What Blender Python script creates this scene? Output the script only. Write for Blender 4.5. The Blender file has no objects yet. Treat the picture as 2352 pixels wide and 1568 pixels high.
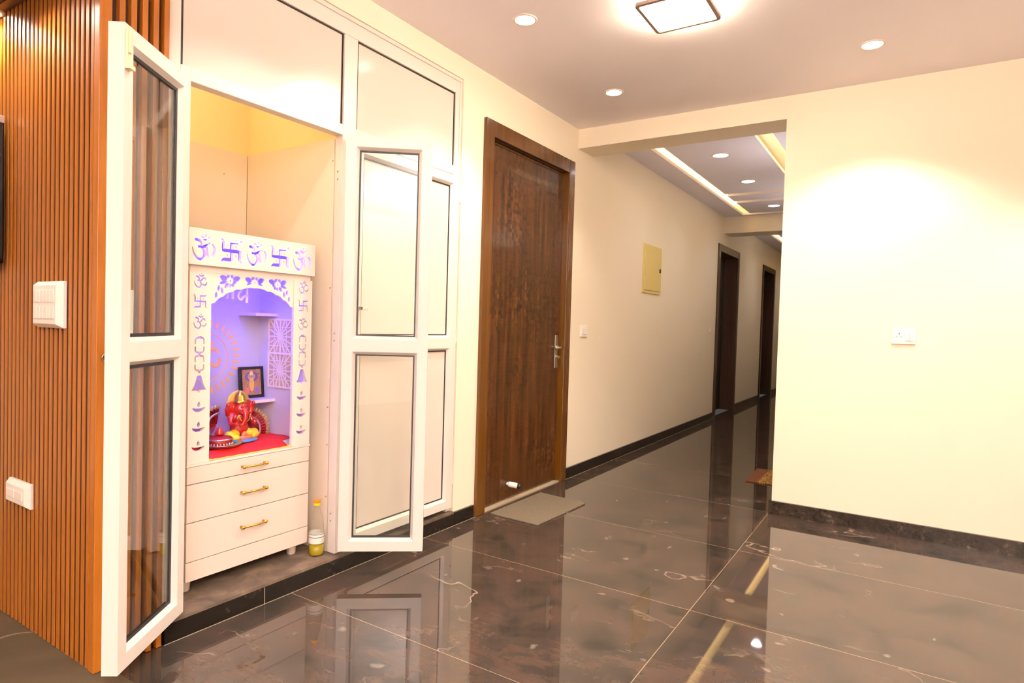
import bpy, bmesh, math, random
from mathutils import Matrix, Vector
random.seed(7)
PI = math.pi
COL = bpy.context.scene.collection

# ------------------------------------------------------------------ colours and materials
def s2l(c):
    return tuple((v/12.92 if v <= 0.04045 else ((v+0.055)/1.055)**2.4) for v in [k/255 for k in c])

def new_mat(name):
    m = bpy.data.materials.new(name); m.use_nodes = True
    nt = m.node_tree; b = nt.nodes['Principled BSDF']
    return m, nt, b

def N(nt, t, **kw):
    n = nt.nodes.new(t)
    for k, v in kw.items():
        if k in n.inputs: n.inputs[k].default_value = v
        else: setattr(n, k, v)
    return n

def L(nt, a, b): nt.links.new(a, b)

def plain(name, rgb, rough=0.5, metal=0.0, bump=0.0, bscale=200, coat=0.0, var=0.04, emit=None, estr=0, spec=None):
    """procedural material: base colour with a soft noise variation and an optional fine bump"""
    m, nt, b = new_mat(name)
    c = s2l(rgb)
    tc = N(nt, 'ShaderNodeTexCoord')
    no = N(nt, 'ShaderNodeTexNoise', Scale=6.0, Detail=3.0); L(nt, tc.outputs['Object'], no.inputs['Vector'])
    mx = N(nt, 'ShaderNodeMix', data_type='RGBA')
    mx.inputs['A'].default_value = (*[v*(1-var) for v in c], 1); mx.inputs['B'].default_value = (*[min(1, v*(1+var)) for v in c], 1)
    L(nt, no.outputs['Fac'], mx.inputs['Factor']); L(nt, mx.outputs['Result'], b.inputs['Base Color'])
    b.inputs['Roughness'].default_value = rough; b.inputs['Metallic'].default_value = metal
    b.inputs['Coat Weight'].default_value = coat; b.inputs['Coat Roughness'].default_value = 0.05
    if spec is not None: b.inputs['Specular IOR Level'].default_value = spec
    if bump:
        n2 = N(nt, 'ShaderNodeTexNoise', Scale=float(bscale), Detail=3.0); L(nt, tc.outputs['Object'], n2.inputs['Vector'])
        bp = N(nt, 'ShaderNodeBump', Strength=bump, Distance=0.002); L(nt, n2.outputs['Fac'], bp.inputs['Height']); L(nt, bp.outputs['Normal'], b.inputs['Normal'])
    if emit:
        b.inputs['Emission Color'].default_value = (*emit, 1); b.inputs['Emission Strength'].default_value = estr
    return m

def ramp(nt, stops):
    r = N(nt, 'ShaderNodeValToRGB'); cr = r.color_ramp
    while len(cr.elements) < len(stops): cr.elements.new(0.5)
    for e, (p, c) in zip(cr.elements, stops):
        e.position = p; e.color = (*c, 1) if len(c) == 3 else c
    return r

def mathn(nt, op, a, b=None, c=None):
    n = N(nt, 'ShaderNodeMath', operation=op)
    for i, v in enumerate((a, b, c)):
        if v is None: continue
        if isinstance(v, (int, float)): n.inputs[i].default_value = v
        else: L(nt, v, n.inputs[i])
    return n.outputs[0]

def wood(name, dark, light, rough=0.35, scale=1.0, coat=0.0, spec=0.5):
    m, nt, b = new_mat(name)
    tc = N(nt, 'ShaderNodeTexCoord'); mp = N(nt, 'ShaderNodeMapping'); mp.inputs['Scale'].default_value = (30*scale, 30*scale, 1.2*scale)
    L(nt, tc.outputs['Object'], mp.inputs['Vector'])
    no = N(nt, 'ShaderNodeTexNoise', Scale=1.5, Detail=6.0, Roughness=0.65, Distortion=0.6); L(nt, mp.outputs['Vector'], no.inputs['Vector'])
    r = ramp(nt, [(0.3, s2l(dark)), (0.7, s2l(light))]); L(nt, no.outputs['Fac'], r.inputs['Fac']); L(nt, r.outputs['Color'], b.inputs['Base Color'])
    b.inputs['Roughness'].default_value = rough; b.inputs['Coat Weight'].default_value = coat; b.inputs['Coat Roughness'].default_value = 0.1
    b.inputs['Specular IOR Level'].default_value = spec
    bp = N(nt, 'ShaderNodeBump', Strength=0.15, Distance=0.001); L(nt, no.outputs['Fac'], bp.inputs['Height']); L(nt, bp.outputs['Normal'], b.inputs['Normal'])
    return m

def floor_marble():
    m, nt, b = new_mat('polished_brown_marble_tile')
    tc = N(nt, 'ShaderNodeTexCoord'); sp = N(nt, 'ShaderNodeSeparateXYZ'); L(nt, tc.outputs['Object'], sp.inputs[0])
    X, Y = sp.outputs['X'], sp.outputs['Y']
    # tile ids
    ux = mathn(nt, 'DIVIDE', mathn(nt, 'ADD', X, 0.755+17.6), 1.76); uy = mathn(nt, 'DIVIDE', mathn(nt, 'ADD', Y, 8.85-1.765), 0.885)
    ix = mathn(nt, 'FLOOR', ux); iy = mathn(nt, 'FLOOR', uy)
    fx = mathn(nt, 'MULTIPLY', mathn(nt, 'FRACT', ux), 1.76); fy = mathn(nt, 'MULTIPLY', mathn(nt, 'FRACT', uy), 0.885)
    def near(f, per):
        a = mathn(nt, 'MINIMUM', f, mathn(nt, 'SUBTRACT', per, f)); return mathn(nt, 'LESS_THAN', a, 0.0013)
    grout = mathn(nt, 'MAXIMUM', near(fx, 1.76), near(fy, 0.885))
    cb = N(nt, 'ShaderNodeCombineXYZ')
    L(nt, mathn(nt, 'ADD', X, mathn(nt, 'MULTIPLY', iy, 3.7)), cb.inputs[0]); L(nt, mathn(nt, 'ADD', Y, mathn(nt, 'MULTIPLY', ix, 5.3)), cb.inputs[1])
    # large clouding
    n1 = N(nt, 'ShaderNodeTexNoise', Scale=4.0, Detail=8.0, Roughness=0.68, Distortion=0.5); L(nt, cb.outputs[0], n1.inputs['Vector'])
    r1 = ramp(nt, [(0.34, s2l((40, 37, 32))), (0.46, s2l((60, 52, 45))), (0.56, s2l((73, 58, 49))), (0.68, s2l((62, 58, 50)))])
    L(nt, n1.outputs['Fac'], r1.inputs['Fac'])
    # streaks along X
    mp = N(nt, 'ShaderNodeMapping'); mp.inputs['Scale'].default_value = (3, 34, 1); mp.inputs['Rotation'].default_value = (0, 0, 0.2); L(nt, cb.outputs[0], mp.inputs['Vector'])
    n2 = N(nt, 'ShaderNodeTexNoise', Scale=1.6, Detail=6.0, Roughness=0.7, Distortion=0.8); L(nt, mp.outputs['Vector'], n2.inputs['Vector'])
    r2 = ramp(nt, [(0.25, (0.84, 0.83, 0.83)), (0.75, (1.18, 1.17, 1.16))]); L(nt, n2.outputs['Fac'], r2.inputs['Fac'])
    mu = N(nt, 'ShaderNodeMix', data_type='RGBA', blend_type='MULTIPLY'); mu.inputs['Factor'].default_value = 1
    L(nt, r1.outputs['Color'], mu.inputs['A']); L(nt, r2.outputs['Color'], mu.inputs['B'])
    # veins
    def vein(scale, thr, dist, seed, maskscale, m0, m1):
        mp = N(nt, 'ShaderNodeMapping'); mp.inputs['Location'].default_value = (seed, seed*1.7, 0); mp.inputs['Scale'].default_value = (1.0, 1.7, 1); L(nt, cb.outputs[0], mp.inputs['Vector'])
        a = N(nt, 'ShaderNodeTexNoise', Scale=scale, Detail=5.0, Roughness=0.6, Distortion=dist); L(nt, mp.outputs[0], a.inputs['Vector'])
        d = mathn(nt, 'ABSOLUTE', mathn(nt, 'SUBTRACT', a.outputs['Fac'], 0.5))
        v = mathn(nt, 'SUBTRACT', 1.0, mathn(nt, 'MINIMUM', mathn(nt, 'DIVIDE', d, thr), 1.0))
        k = N(nt, 'ShaderNodeTexNoise', Scale=maskscale, Detail=3.0); L(nt, mp.outputs[0], k.inputs['Vector'])
        kr = ramp(nt, [(m0, (0, 0, 0)), (m1, (1, 1, 1))]); L(nt, k.outputs['Fac'], kr.inputs['Fac'])
        return mathn(nt, 'MULTIPLY', v, kr.outputs['Color'])
    v = mathn(nt, 'MAXIMUM', vein(0.6, 0.005, 0.2, 3.1, 1.7, 0.53, 0.68), mathn(nt, 'MULTIPLY', vein(1.6, 0.010, 0.25, 8.3, 2.6, 0.57, 0.70), 0.6))
    mv = N(nt, 'ShaderNodeMix', data_type='RGBA'); L(nt, mathn(nt, 'MULTIPLY', v, 0.42), mv.inputs['Factor']); L(nt, mu.outputs['Result'], mv.inputs['A']); mv.inputs['B'].default_value = (*s2l((205, 178, 160)), 1)
    # pale flecks
    fl = N(nt, 'ShaderNodeTexNoise', Scale=9.0, Detail=2.0, Distortion=0.4); L(nt, mp.outputs['Vector'] if False else cb.outputs[0], fl.inputs['Vector'])
    fr = ramp(nt, [(0.70, (0, 0, 0)), (0.76, (1, 1, 1))]); L(nt, fl.outputs['Fac'], fr.inputs['Fac'])
    mf = N(nt, 'ShaderNodeMix', data_type='RGBA'); L(nt, mathn(nt, 'MULTIPLY', fr.outputs['Color'], 0.45), mf.inputs['Factor']); L(nt, mv.outputs['Result'], mf.inputs['A']); mf.inputs['B'].default_value = (*s2l((150, 140, 128)), 1)
    mg = N(nt, 'ShaderNodeMix', data_type='RGBA'); L(nt, grout, mg.inputs['Factor']); L(nt, mf.outputs['Result'], mg.inputs['A']); mg.inputs['B'].default_value = (*s2l((150, 128, 100)), 1)
    L(nt, mg.outputs['Result'], b.inputs['Base Color'])
    b.inputs['Roughness'].default_value = 0.03
    b.inputs['Specular IOR Level'].default_value = 0.6
    return m

def tile_grey():
    m, nt, b = new_mat('polished_taupe_tile')
    tc = N(nt, 'ShaderNodeTexCoord')
    n1 = N(nt, 'ShaderNodeTexNoise', Scale=1.6, Detail=5.0, Distortion=0.5); L(nt, tc.outputs['Object'], n1.inputs['Vector'])
    r1 = ramp(nt, [(0.35, s2l((68, 62, 49))), (0.65, s2l((86, 77, 60)))]); L(nt, n1.outputs['Fac'], r1.inputs['Fac'])
    a = N(nt, 'ShaderNodeTexNoise', Scale=1.4, Detail=3.0, Distortion=0.5); L(nt, tc.outputs['Object'], a.inputs['Vector'])
    d = mathn(nt, 'ABSOLUTE', mathn(nt, 'SUBTRACT', a.outputs['Fac'], 0.5))
    v = mathn(nt, 'SUBTRACT', 1.0, mathn(nt, 'MINIMUM', mathn(nt, 'DIVIDE', d, 0.008), 1.0))
    mv = N(nt, 'ShaderNodeMix', data_type='RGBA'); L(nt, mathn(nt, 'MULTIPLY', v, 0.4), mv.inputs['Factor']); L(nt, r1.outputs['Color'], mv.inputs['A']); mv.inputs['B'].default_value = (*s2l((190, 165, 135)), 1)
    L(nt, mv.outputs['Result'], b.inputs['Base Color']); b.inputs['Roughness'].default_value = 0.12; b.inputs['Specular IOR Level'].default_value = 0.35
    return m

def granite(name, base, fleck, amt=0.66, rough=0.15):
    m, nt, b = new_mat(name)
    tc = N(nt, 'ShaderNodeTexCoord')
    n1 = N(nt, 'ShaderNodeTexNoise', Scale=45.0, Detail=5.0, Roughness=0.7); L(nt, tc.outputs['Object'], n1.inputs['Vector'])
    n2 = N(nt, 'ShaderNodeTexNoise', Scale=7.0, Detail=4.0, Distortion=1.0); L(nt, tc.outputs['Object'], n2.inputs['Vector'])
    s = mathn(nt, 'ADD', mathn(nt, 'MULTIPLY', n1.outputs['Fac'], 0.6), mathn(nt, 'MULTIPLY', n2.outputs['Fac'], 0.4))
    r = ramp(nt, [(0.42, s2l(base)), (0.56, s2l([c*1.5 for c in base])), (amt, s2l(fleck))]); L(nt, s, r.inputs['Fac']); L(nt, r.outputs['Color'], b.inputs['Base Color'])
    b.inputs['Roughness'].default_value = rough
    return m

def door_mosaic():
    """dark brown veneer pressed into tiny square blocks of slightly different tone and tilt"""
    m, nt, b = new_mat('mosaic_block_veneer')
    tc = N(nt, 'ShaderNodeTexCoord')
    mp = N(nt, 'ShaderNodeMapping'); mp.inputs['Scale'].default_value = (1, 38, 38); L(nt, tc.outputs['Object'], mp.inputs['Vector'])
    sn = N(nt, 'ShaderNodeVectorMath', operation='FLOOR'); L(nt, mp.outputs[0], sn.inputs[0])
    wn = N(nt, 'ShaderNodeTexWhiteNoise'); L(nt, sn.outputs[0], wn.inputs['Vector'])
    mp2 = N(nt, 'ShaderNodeMapping'); mp2.inputs['Scale'].default_value = (1, 13, 13); L(nt, tc.outputs['Object'], mp2.inputs['Vector'])
    sn2 = N(nt, 'ShaderNodeVectorMath', operation='FLOOR'); L(nt, mp2.outputs[0], sn2.inputs[0])
    wn2 = N(nt, 'ShaderNodeTexWhiteNoise'); L(nt, sn2.outputs[0], wn2.inputs['Vector'])
    ng = N(nt, 'ShaderNodeTexNoise', Scale=1.0, Detail=5.0, Distortion=0.4)
    mg = N(nt, 'ShaderNodeMapping'); mg.inputs['Scale'].default_value = (1, 26, 1.6); L(nt, tc.outputs['Object'], mg.inputs['Vector']); L(nt, mg.outputs[0], ng.inputs['Vector'])
    nb = N(nt, 'ShaderNodeTexNoise', Scale=2.6, Detail=2.0); L(nt, tc.outputs['Object'], nb.inputs['Vector'])
    blockmask = ramp(nt, [(0.45, (0, 0, 0)), (0.6, (1, 1, 1))]); L(nt, nb.outputs['Fac'], blockmask.inputs['Fac'])
    sp = N(nt, 'ShaderNodeSeparateXYZ'); L(nt, mp.outputs[0], sp.inputs[0])
    fy = mathn(nt, 'FRACT', sp.outputs['Y']); fz = mathn(nt, 'FRACT', sp.outputs['Z'])
    edge = mathn(nt, 'MAXIMUM', mathn(nt, 'LESS_THAN', fy, 0.07), mathn(nt, 'LESS_THAN', fz, 0.07))
    mask = blockmask.outputs['Color']
    bl = mathn(nt, 'ADD', mathn(nt, 'MULTIPLY', wn.outputs['Value'], 0.75), mathn(nt, 'MULTIPLY', wn2.outputs['Value'], 0.25))
    tone = mathn(nt, 'ADD', mathn(nt, 'MULTIPLY', mathn(nt, 'SUBTRACT', bl, 0.5), 0.32), mathn(nt, 'MULTIPLY', edge, -0.12))
    s = mathn(nt, 'ADD', mathn(nt, 'MULTIPLY', mathn(nt, 'SUBTRACT', ng.outputs['Fac'], 0.5), 0.7), 0.5)
    s = mathn(nt, 'ADD', s, mathn(nt, 'MULTIPLY', mathn(nt, 'ADD', mathn(nt, 'MULTIPLY', mask, 0.8), 0.2), tone))
    r = ramp(nt, [(0.2, s2l((30, 16, 5))), (0.45, s2l((62, 35, 12))), (0.60, s2l((86, 50, 19))), (0.8, s2l((110, 80, 56)))]); L(nt, s, r.inputs['Fac'])
    L(nt, r.outputs['Color'], b.inputs['Base Color'])
    b.inputs['Roughness'].default_value = 0.30; b.inputs['Coat Weight'].default_value = 0.2; b.inputs['Coat Roughness'].default_value = 0.08; b.inputs['Specular IOR Level'].default_value = 0.3
    bp = N(nt, 'ShaderNodeBump', Strength=0.5, Distance=0.0015); L(nt, mathn(nt, 'SUBTRACT', mathn(nt, 'MULTIPLY', bl, mask), mathn(nt, 'MULTIPLY', edge, 0.4)), bp.inputs['Height']); L(nt, bp.outputs['Normal'], b.inputs['Normal'])
    return m

def glass_mat(name, tint=(1, 1, 1), refl=1.0, rough=0.0, ior=1.5):
    m, nt, b = new_mat(name); nt.nodes.remove(b)
    out = nt.nodes['Material Output']
    tr = N(nt, 'ShaderNodeBsdfTransparent'); tr.inputs['Color'].default_value = (*tint, 1)
    gl = N(nt, 'ShaderNodeBsdfGlossy'); gl.inputs['Roughness'].default_value = rough
    no = N(nt, 'ShaderNodeTexNoise', Scale=3.0)
    lw = N(nt, 'ShaderNodeLayerWeight', Blend=0.5)
    fr = mathn(nt, 'ADD', 0.035, mathn(nt, 'MULTIPLY', mathn(nt, 'POWER', lw.outputs['Facing'], 4.0), 0.9))
    k = mathn(nt, 'MULTIPLY', fr, mathn(nt, 'ADD', refl, mathn(nt, 'MULTIPLY', no.outputs['Fac'], 0.02)))
    mx = N(nt, 'ShaderNodeMixShader'); L(nt, k, mx.inputs[0]); L(nt, tr.outputs[0], mx.inputs[1]); L(nt, gl.outputs[0], mx.inputs[2]); L(nt, mx.outputs[0], out.inputs['Surface'])
    return m

def emis(name, col, st):
    m, nt, b = new_mat(name)
    b.inputs['Base Color'].default_value = (*col, 1); b.inputs['Emission Color'].default_value = (*col, 1); b.inputs['Emission Strength'].default_value = st
    return m

def mat_speckle(name, base, light, scale):
    m, nt, b = new_mat(name)
    tc = N(nt, 'ShaderNodeTexCoord'); n1 = N(nt, 'ShaderNodeTexNoise', Scale=scale, Detail=2.0, Roughness=0.8); L(nt, tc.outputs['Object'], n1.inputs['Vector'])
    r = ramp(nt, [(0.35, s2l(base)), (0.65, s2l(light))]); L(nt, n1.outputs['Fac'], r.inputs['Fac']); L(nt, r.outputs['Color'], b.inputs['Base Color'])
    b.inputs['Roughness'].default_value = 0.95
    bp = N(nt, 'ShaderNodeBump', Strength=0.8, Distance=0.003); L(nt, n1.outputs['Fac'], bp.inputs['Height']); L(nt, bp.outputs['Normal'], b.inputs['Normal'])
    return m

def patterned_mat():
    m, nt, b = new_mat('brown_and_gold_mat')
    tc = N(nt, 'ShaderNodeTexCoord')
    w = N(nt, 'ShaderNodeTexNoise', Scale=38.0, Detail=1.0, Distortion=2.5); L(nt, tc.outputs['Object'], w.inputs['Vector'])
    sp = N(nt, 'ShaderNodeSeparateXYZ'); L(nt, tc.outputs['Object'], sp.inputs[0])
    inner = mathn(nt, 'GREATER_THAN', sp.outputs['X'], 0.10)
    k = mathn(nt, 'MULTIPLY', mathn(nt, 'GREATER_THAN', w.outputs['Fac'], 0.52), inner)
    mx = N(nt, 'ShaderNodeMix', data_type='RGBA'); L(nt, k, mx.inputs['Factor']); mx.inputs['A'].default_value = (*s2l((104, 56, 26)), 1); mx.inputs['B'].default_value = (*s2l((176, 140, 50)), 1)
    L(nt, mx.outputs['Result'], b.inputs['Base Color']); b.inputs['Roughness'].default_value = 0.9
    return m

def deity_picture():
    """gold figure on a patterned ground, abstracted"""
    m, nt, b = new_mat('devotional_print')
    tc = N(nt, 'ShaderNodeTexCoord'); sp = N(nt, 'ShaderNodeSeparateXYZ'); L(nt, tc.outputs['Generated'], sp.inputs[0])
    Y, Z = sp.outputs['Y'], sp.outputs['Z']
    n = N(nt, 'ShaderNodeTexNoise', Scale=14.0, Detail=3.0, Distortion=1.0); L(nt, tc.outputs['Generated'], n.inputs['Vector'])
    r = ramp(nt, [(0.3, s2l((90, 60, 40))), (0.45, s2l((170, 130, 80))), (0.55, s2l((150, 70, 60))), (0.62, s2l((120, 130, 80))), (0.75, s2l((225, 200, 150)))]); L(nt, n.outputs['Fac'], r.inputs['Fac'])
    def blob(cy, cz, ry, rz):
        a = mathn(nt, 'POWER', mathn(nt, 'ABSOLUTE', mathn(nt, 'DIVIDE', mathn(nt, 'SUBTRACT', Y, cy), ry)), 2.0)
        c = mathn(nt, 'POWER', mathn(nt, 'ABSOLUTE', mathn(nt, 'DIVIDE', mathn(nt, 'SUBTRACT', Z, cz), rz)), 2.0)
        return mathn(nt, 'LESS_THAN', mathn(nt, 'ADD', a, c), 1.0)
    cur = r.outputs['Color']
    for cy, cz, ry, rz, c in ((.5, .72, .34, .2, (70, 50, 120)), (.5, .72, .2, .13, (190, 150, 90)), (.5, .45, .13, .3, (215, 175, 70)), (.5, .84, .09, .1, (240, 215, 110)), (.24, .2, .12, .13, (220, 110, 90)), (.76, .2, .12, .13, (120, 90, 170)), (.5, .72, .07, .06, (110, 90, 150))):
        mx = N(nt, 'ShaderNodeMix', data_type='RGBA'); L(nt, mathn(nt, 'MULTIPLY', blob(cy, cz, ry, rz), 0.7), mx.inputs['Factor']); L(nt, cur, mx.inputs['A']); mx.inputs['B'].default_value = (*s2l(c), 1); cur = mx.outputs['Result']
    L(nt, cur, b.inputs['Base Color']); b.inputs['Roughness'].default_value = 0.25
    return m

def plinth_top_mat():
    m, nt, b = new_mat('dusty_granite_top')
    tc = N(nt, 'ShaderNodeTexCoord')
    n = N(nt, 'ShaderNodeTexNoise', Scale=8.0, Detail=6.0, Roughness=0.6, Distortion=0.8); L(nt, tc.outputs['Object'], n.inputs['Vector'])
    r = ramp(nt, [(0.3, s2l((60, 50, 42))), (0.5, s2l((92, 76, 60))), (0.7, s2l((122, 104, 84)))]); L(nt, n.outputs['Fac'], r.inputs['Fac'])
    L(nt, r.outputs['Color'], b.inputs['Base Color']); b.inputs['Roughness'].default_value = 0.55
    return m

M = {}
M['wall'] = plain('cream_wall_paint', (239, 227, 205), 0.75, bump=0.03, bscale=300, var=0.01)
M['niche'] = plain('yellow_cream_paint', (246, 226, 172), 0.7, var=0.01)
M['ceil'] = plain('pinkish_white_ceiling_paint', (246, 240, 246), 0.8, var=0.01)
M['hallceil'] = plain('mauve_white_ceiling_paint', (228, 222, 232), 0.8, var=0.01)
M['cove'] = plain('white_cove_paint', (250, 235, 205), 0.8, var=0.01)
M['upvc'] = plain('white_upvc', (226, 216, 207), 0.3, var=0.01)
M['gasket'] = plain('black_rubber_gasket', (26, 22, 20), 0.5)
M['lam'] = plain('white_gloss_laminate', (222, 206, 192), 0.28, var=0.01)
M['panel'] = plain('white_glossy_infill_panel', (224, 208, 198), 0.16, var=0.01)
M['lining'] = plain('beige_laminate_lining', (232, 216, 196), 0.45, var=0.015)
M['shrine'] = plain('white_shrine_laminate', (234, 220, 208), 0.35, var=0.01)
M['shrine_shaded'] = plain('shaded_shrine_laminate', (206, 198, 206), 0.4, var=0.01)  # same white laminate, dimmer warm light inside painted into its colour
M['slat'] = wood('teak_slat', (146, 80, 12), (174, 102, 24), 0.42, coat=0.05)
M['slatback'] = plain('dark_backing_board', (52, 20, 4), 0.6)
M['woodceil'] = wood('dark_wood_soffit', (58, 24, 8), (84, 38, 14), 0.5)
M['frame'] = wood('walnut_door_frame', (80, 44, 5), (100, 60, 12), 0.25, scale=0.5, coat=0.3)
M['darkframe'] = wood('dark_door_frame', (56, 36, 24), (84, 58, 40), 0.3, scale=0.5, coat=0.3)
M['darkdoor'] = wood('very_dark_door', (24, 10, 6), (44, 20, 12), 0.45, scale=0.5)
M['mosaic'] = door_mosaic()
M['steel'] = plain('brushed_steel', (186, 178, 160), 0.35, 1.0)
M['gold'] = plain('gold_metal', (214, 168, 70), 0.25, 1.0)
M['goldcloth'] = plain('gold_braid', (222, 186, 96), 0.5, 0.3, bump=0.6, bscale=400)
M['floor'] = floor_marble(); M['tile'] = tile_grey()
M['skirt'] = granite('brown_black_granite', (32, 25, 20), (104, 90, 78), 0.70)
M['riser'] = granite('black_granite', (19, 16, 13), (84, 78, 70), 0.74)
M['ptop'] = plinth_top_mat()
M['grout'] = plain('pale_grout', (160, 142, 116), 0.8)
M['glass'] = glass_mat('clear_pane', (0.93, 0.95, 0.93), 1.5)
M['plastic'] = plain('white_switch_plastic', (244, 234, 226), 0.3, var=0.01)
M['plasticdark'] = plain('switch_gap', (150, 138, 128), 0.5)
M['socket'] = plain('socket_hole', (60, 50, 45), 0.6)
M['box'] = plain('cream_yellow_enamel', (224, 204, 128), 0.4, var=0.02)
M['black'] = plain('black_plastic', (14, 13, 16), 0.25, var=0.1)
M['screen'] = plain('dark_screen', (20, 18, 18), 0.08, var=0.05)
M['silver'] = plain('silver_plastic', (190, 180, 170), 0.3, 0.8)
M['mat'] = mat_speckle('coarse_loop_mat', (76, 66, 50), (128, 113, 90), 260)
M['pmat'] = patterned_mat()
M['red'] = plain('red_velvet', (206, 14, 10), 0.7, bump=0.4, bscale=120, var=0.15)
M['redp'] = plain('red_lacquer', (168, 24, 12), 0.3, var=0.3, coat=0.4)
M['maroon'] = plain('maroon_satin', (140, 8, 8), 0.45, var=0.25)
M['yellow'] = plain('yellow_enamel', (240, 190, 20), 0.3, coat=0.4)
M['blue'] = plain('blue_enamel', (60, 120, 170), 0.3, coat=0.4)
M['skinp'] = plain('orange_pink_lacquer', (222, 96, 60), 0.3, var=0.15, coat=0.4)
M['tan'] = plain('tan_cutout_ground', (196, 168, 140), 0.6)
M['inlay'] = plain('copper_inlay', (255, 190, 104), 0.4)
M['print'] = deity_picture()
M['bottle'] = glass_mat('clear_bottle_plastic', (0.975, 0.975, 0.96), 1.0, 0.05)
M['oil'] = plain('yellow_oil', (216, 190, 20), 0.1, var=0.1); M['oil'].node_tree.nodes['Principled BSDF'].inputs['Transmission Weight'].default_value = 0.5
M['orange'] = plain('orange_cap', (250, 130, 10), 0.35)
M['yel2'] = plain('yellow_seal', (248, 214, 30), 0.35)
M['paper'] = plain('white_paper_label', (228, 222, 212), 0.6)
M['ink'] = plain('dark_print', (70, 84, 70), 0.6)
M['rubber'] = plain('black_rubber', (22, 20, 20), 0.5)
M['e_down'] = emis('downlight_glow', (1.0, 0.93, 0.84), 14)
M['e_hall'] = emis('cool_downlight_glow', (0.95, 0.94, 1.0), 12)
M['e_panel'] = emis('panel_light_glow', (1.0, 0.86, 0.66), 16)
M['e_halo'] = emis('halo_glow', (1.0, 0.84, 0.62), 130)
M['e_cove'] = emis('cove_strip_glow', (1.0, 0.80, 0.42), 9)
M['e_blue'] = emis('violet_strip_glow', (0.085, 0.045, 1.0), 84)
M['trimring'] = plain('white_metal_ring', (232, 214, 202), 0.4)
M['panelframe'] = plain('champagne_rim', (140, 118, 104), 0.5)

# ------------------------------------------------------------------ object helpers
MW = {}                                     # world matrices of parents
def tag(o, label=None, cat=None, group=None, kind=None):
    if label: o['label'] = label
    if cat: o['category'] = cat
    if group: o['group'] = group
    if kind: o['kind'] = kind
    return o

def thing(name, label, cat, loc=(0, 0, 0), rz=0, group=None):
    o = bpy.data.objects.new(name, None); o.empty_display_size = 0.1; COL.objects.link(o)
    o.location = loc; o.rotation_euler = (0, 0, rz); MW[o.name] = Matrix.Translation(loc) @ Matrix.Rotation(rz, 4, 'Z')
    return tag(o, label, cat, group)

def obj(name, bm, mat, parent=None, loc=None, smooth=False, label=None, bevel=0):
    """link a bmesh given in world coordinates as one mesh object"""
    me = bpy.data.meshes.new(name)
    o = bpy.data.objects.new(name, me); COL.objects.link(o)
    if parent is not None:
        mw = MW[parent.name]; o.parent = parent; bm.transform(mw.inverted()); MW[o.name] = mw
    elif loc is not None:
        bm.transform(Matrix.Translation(loc).inverted()); o.location = loc; MW[o.name] = Matrix.Translation(loc)
    else: MW[o.name] = Matrix.Identity(4)
    bmesh.ops.recalc_face_normals(bm, faces=bm.faces)
    bm.to_mesh(me); bm.free()
    for mm in (mat if isinstance(mat, (list, tuple)) else [mat]): me.materials.append(mm)
    if smooth:
        for p in me.polygons: p.use_smooth = True
    if bevel:
        md = o.modifiers.new('edge', 'BEVEL'); md.width = bevel; md.segments = 2; md.limit_method = 'ANGLE'; md.angle_limit = 0.7
    if label: o['label'] = label
    return o

def struct(name, bm, mat, parent=None, label=None, **k):
    o = obj(name, bm, mat, parent, **k)
    if parent is None: o['kind'] = 'structure'
    if label: o['label'] = label
    return o

def BM(): return bmesh.new()

def box(bm, x0, x1, y0, y1, z0, z1, mi=0):
    x0, x1 = sorted((x0, x1)); y0, y1 = sorted((y0, y1)); z0, z1 = sorted((z0, z1))
    v = [bm.verts.new(p) for p in ((x0, y0, z0), (x1, y0, z0), (x1, y1, z0), (x0, y1, z0), (x0, y0, z1), (x1, y0, z1), (x1, y1, z1), (x0, y1, z1))]
    fs = [bm.faces.new([v[i] for i in q]) for q in ((3, 2, 1, 0), (4, 5, 6, 7), (0, 1, 5, 4), (1, 2, 6, 5), (2, 3, 7, 6), (3, 0, 4, 7))]
    for f in fs: f.material_index = mi
    return bm

def boxes(*bs):
    bm = BM()
    for b in bs: box(bm, *b)
    return bm

def cyl(bm, c, r, h, axis='Z', seg=32, r2=None, mi=0):
    """cylinder from c along +axis"""
    r2 = r if r2 is None else r2
    rot = {'Z': Matrix.Identity(4), 'X': Matrix.Rotation(PI/2, 4, 'Y'), 'Y': Matrix.Rotation(-PI/2, 4, 'X')}[axis]
    m = Matrix.Translation(c) @ rot @ Matrix.Translation((0, 0, h/2))
    g = bmesh.ops.create_cone(bm, cap_ends=True, segments=seg, radius1=r, radius2=r2, depth=h, matrix=m)
    for v in g['verts']:
        for f in v.link_faces: f.material_index = mi
    return bm

def ell(bm, c, r, seg=20, rot=None):
    m = Matrix.Translation(c) @ (rot or Matrix.Identity(4)) @ Matrix.Diagonal((*r, 1))
    bmesh.ops.create_uvsphere(bm, u_segments=seg, v_segments=seg//2+2, radius=1, matrix=m); return bm

def lathe(bm, prof, c=(0, 0, 0), seg=32, mi=0):
    rings = []
    for r, z in prof:
        rings.append([bm.verts.new((c[0]+r*math.cos(2*PI*i/seg), c[1]+r*math.sin(2*PI*i/seg), c[2]+z)) for i in range(seg)] if r > 1e-6 else [bm.verts.new((c[0], c[1], c[2]+z))])
    for a, b in zip(rings, rings[1:]):
        for i in range(seg):
            j = (i+1) % seg
            if len(a) == 1 and len(b) == 1: continue
            if len(a) == 1: f = bm.faces.new((a[0], b[j], b[i]))
            elif len(b) == 1: f = bm.faces.new((a[i], a[j], b[0]))
            else: f = bm.faces.new((a[i], a[j], b[j], b[i]))
            f.material_index = mi; f.smooth = True
    return bm

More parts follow.
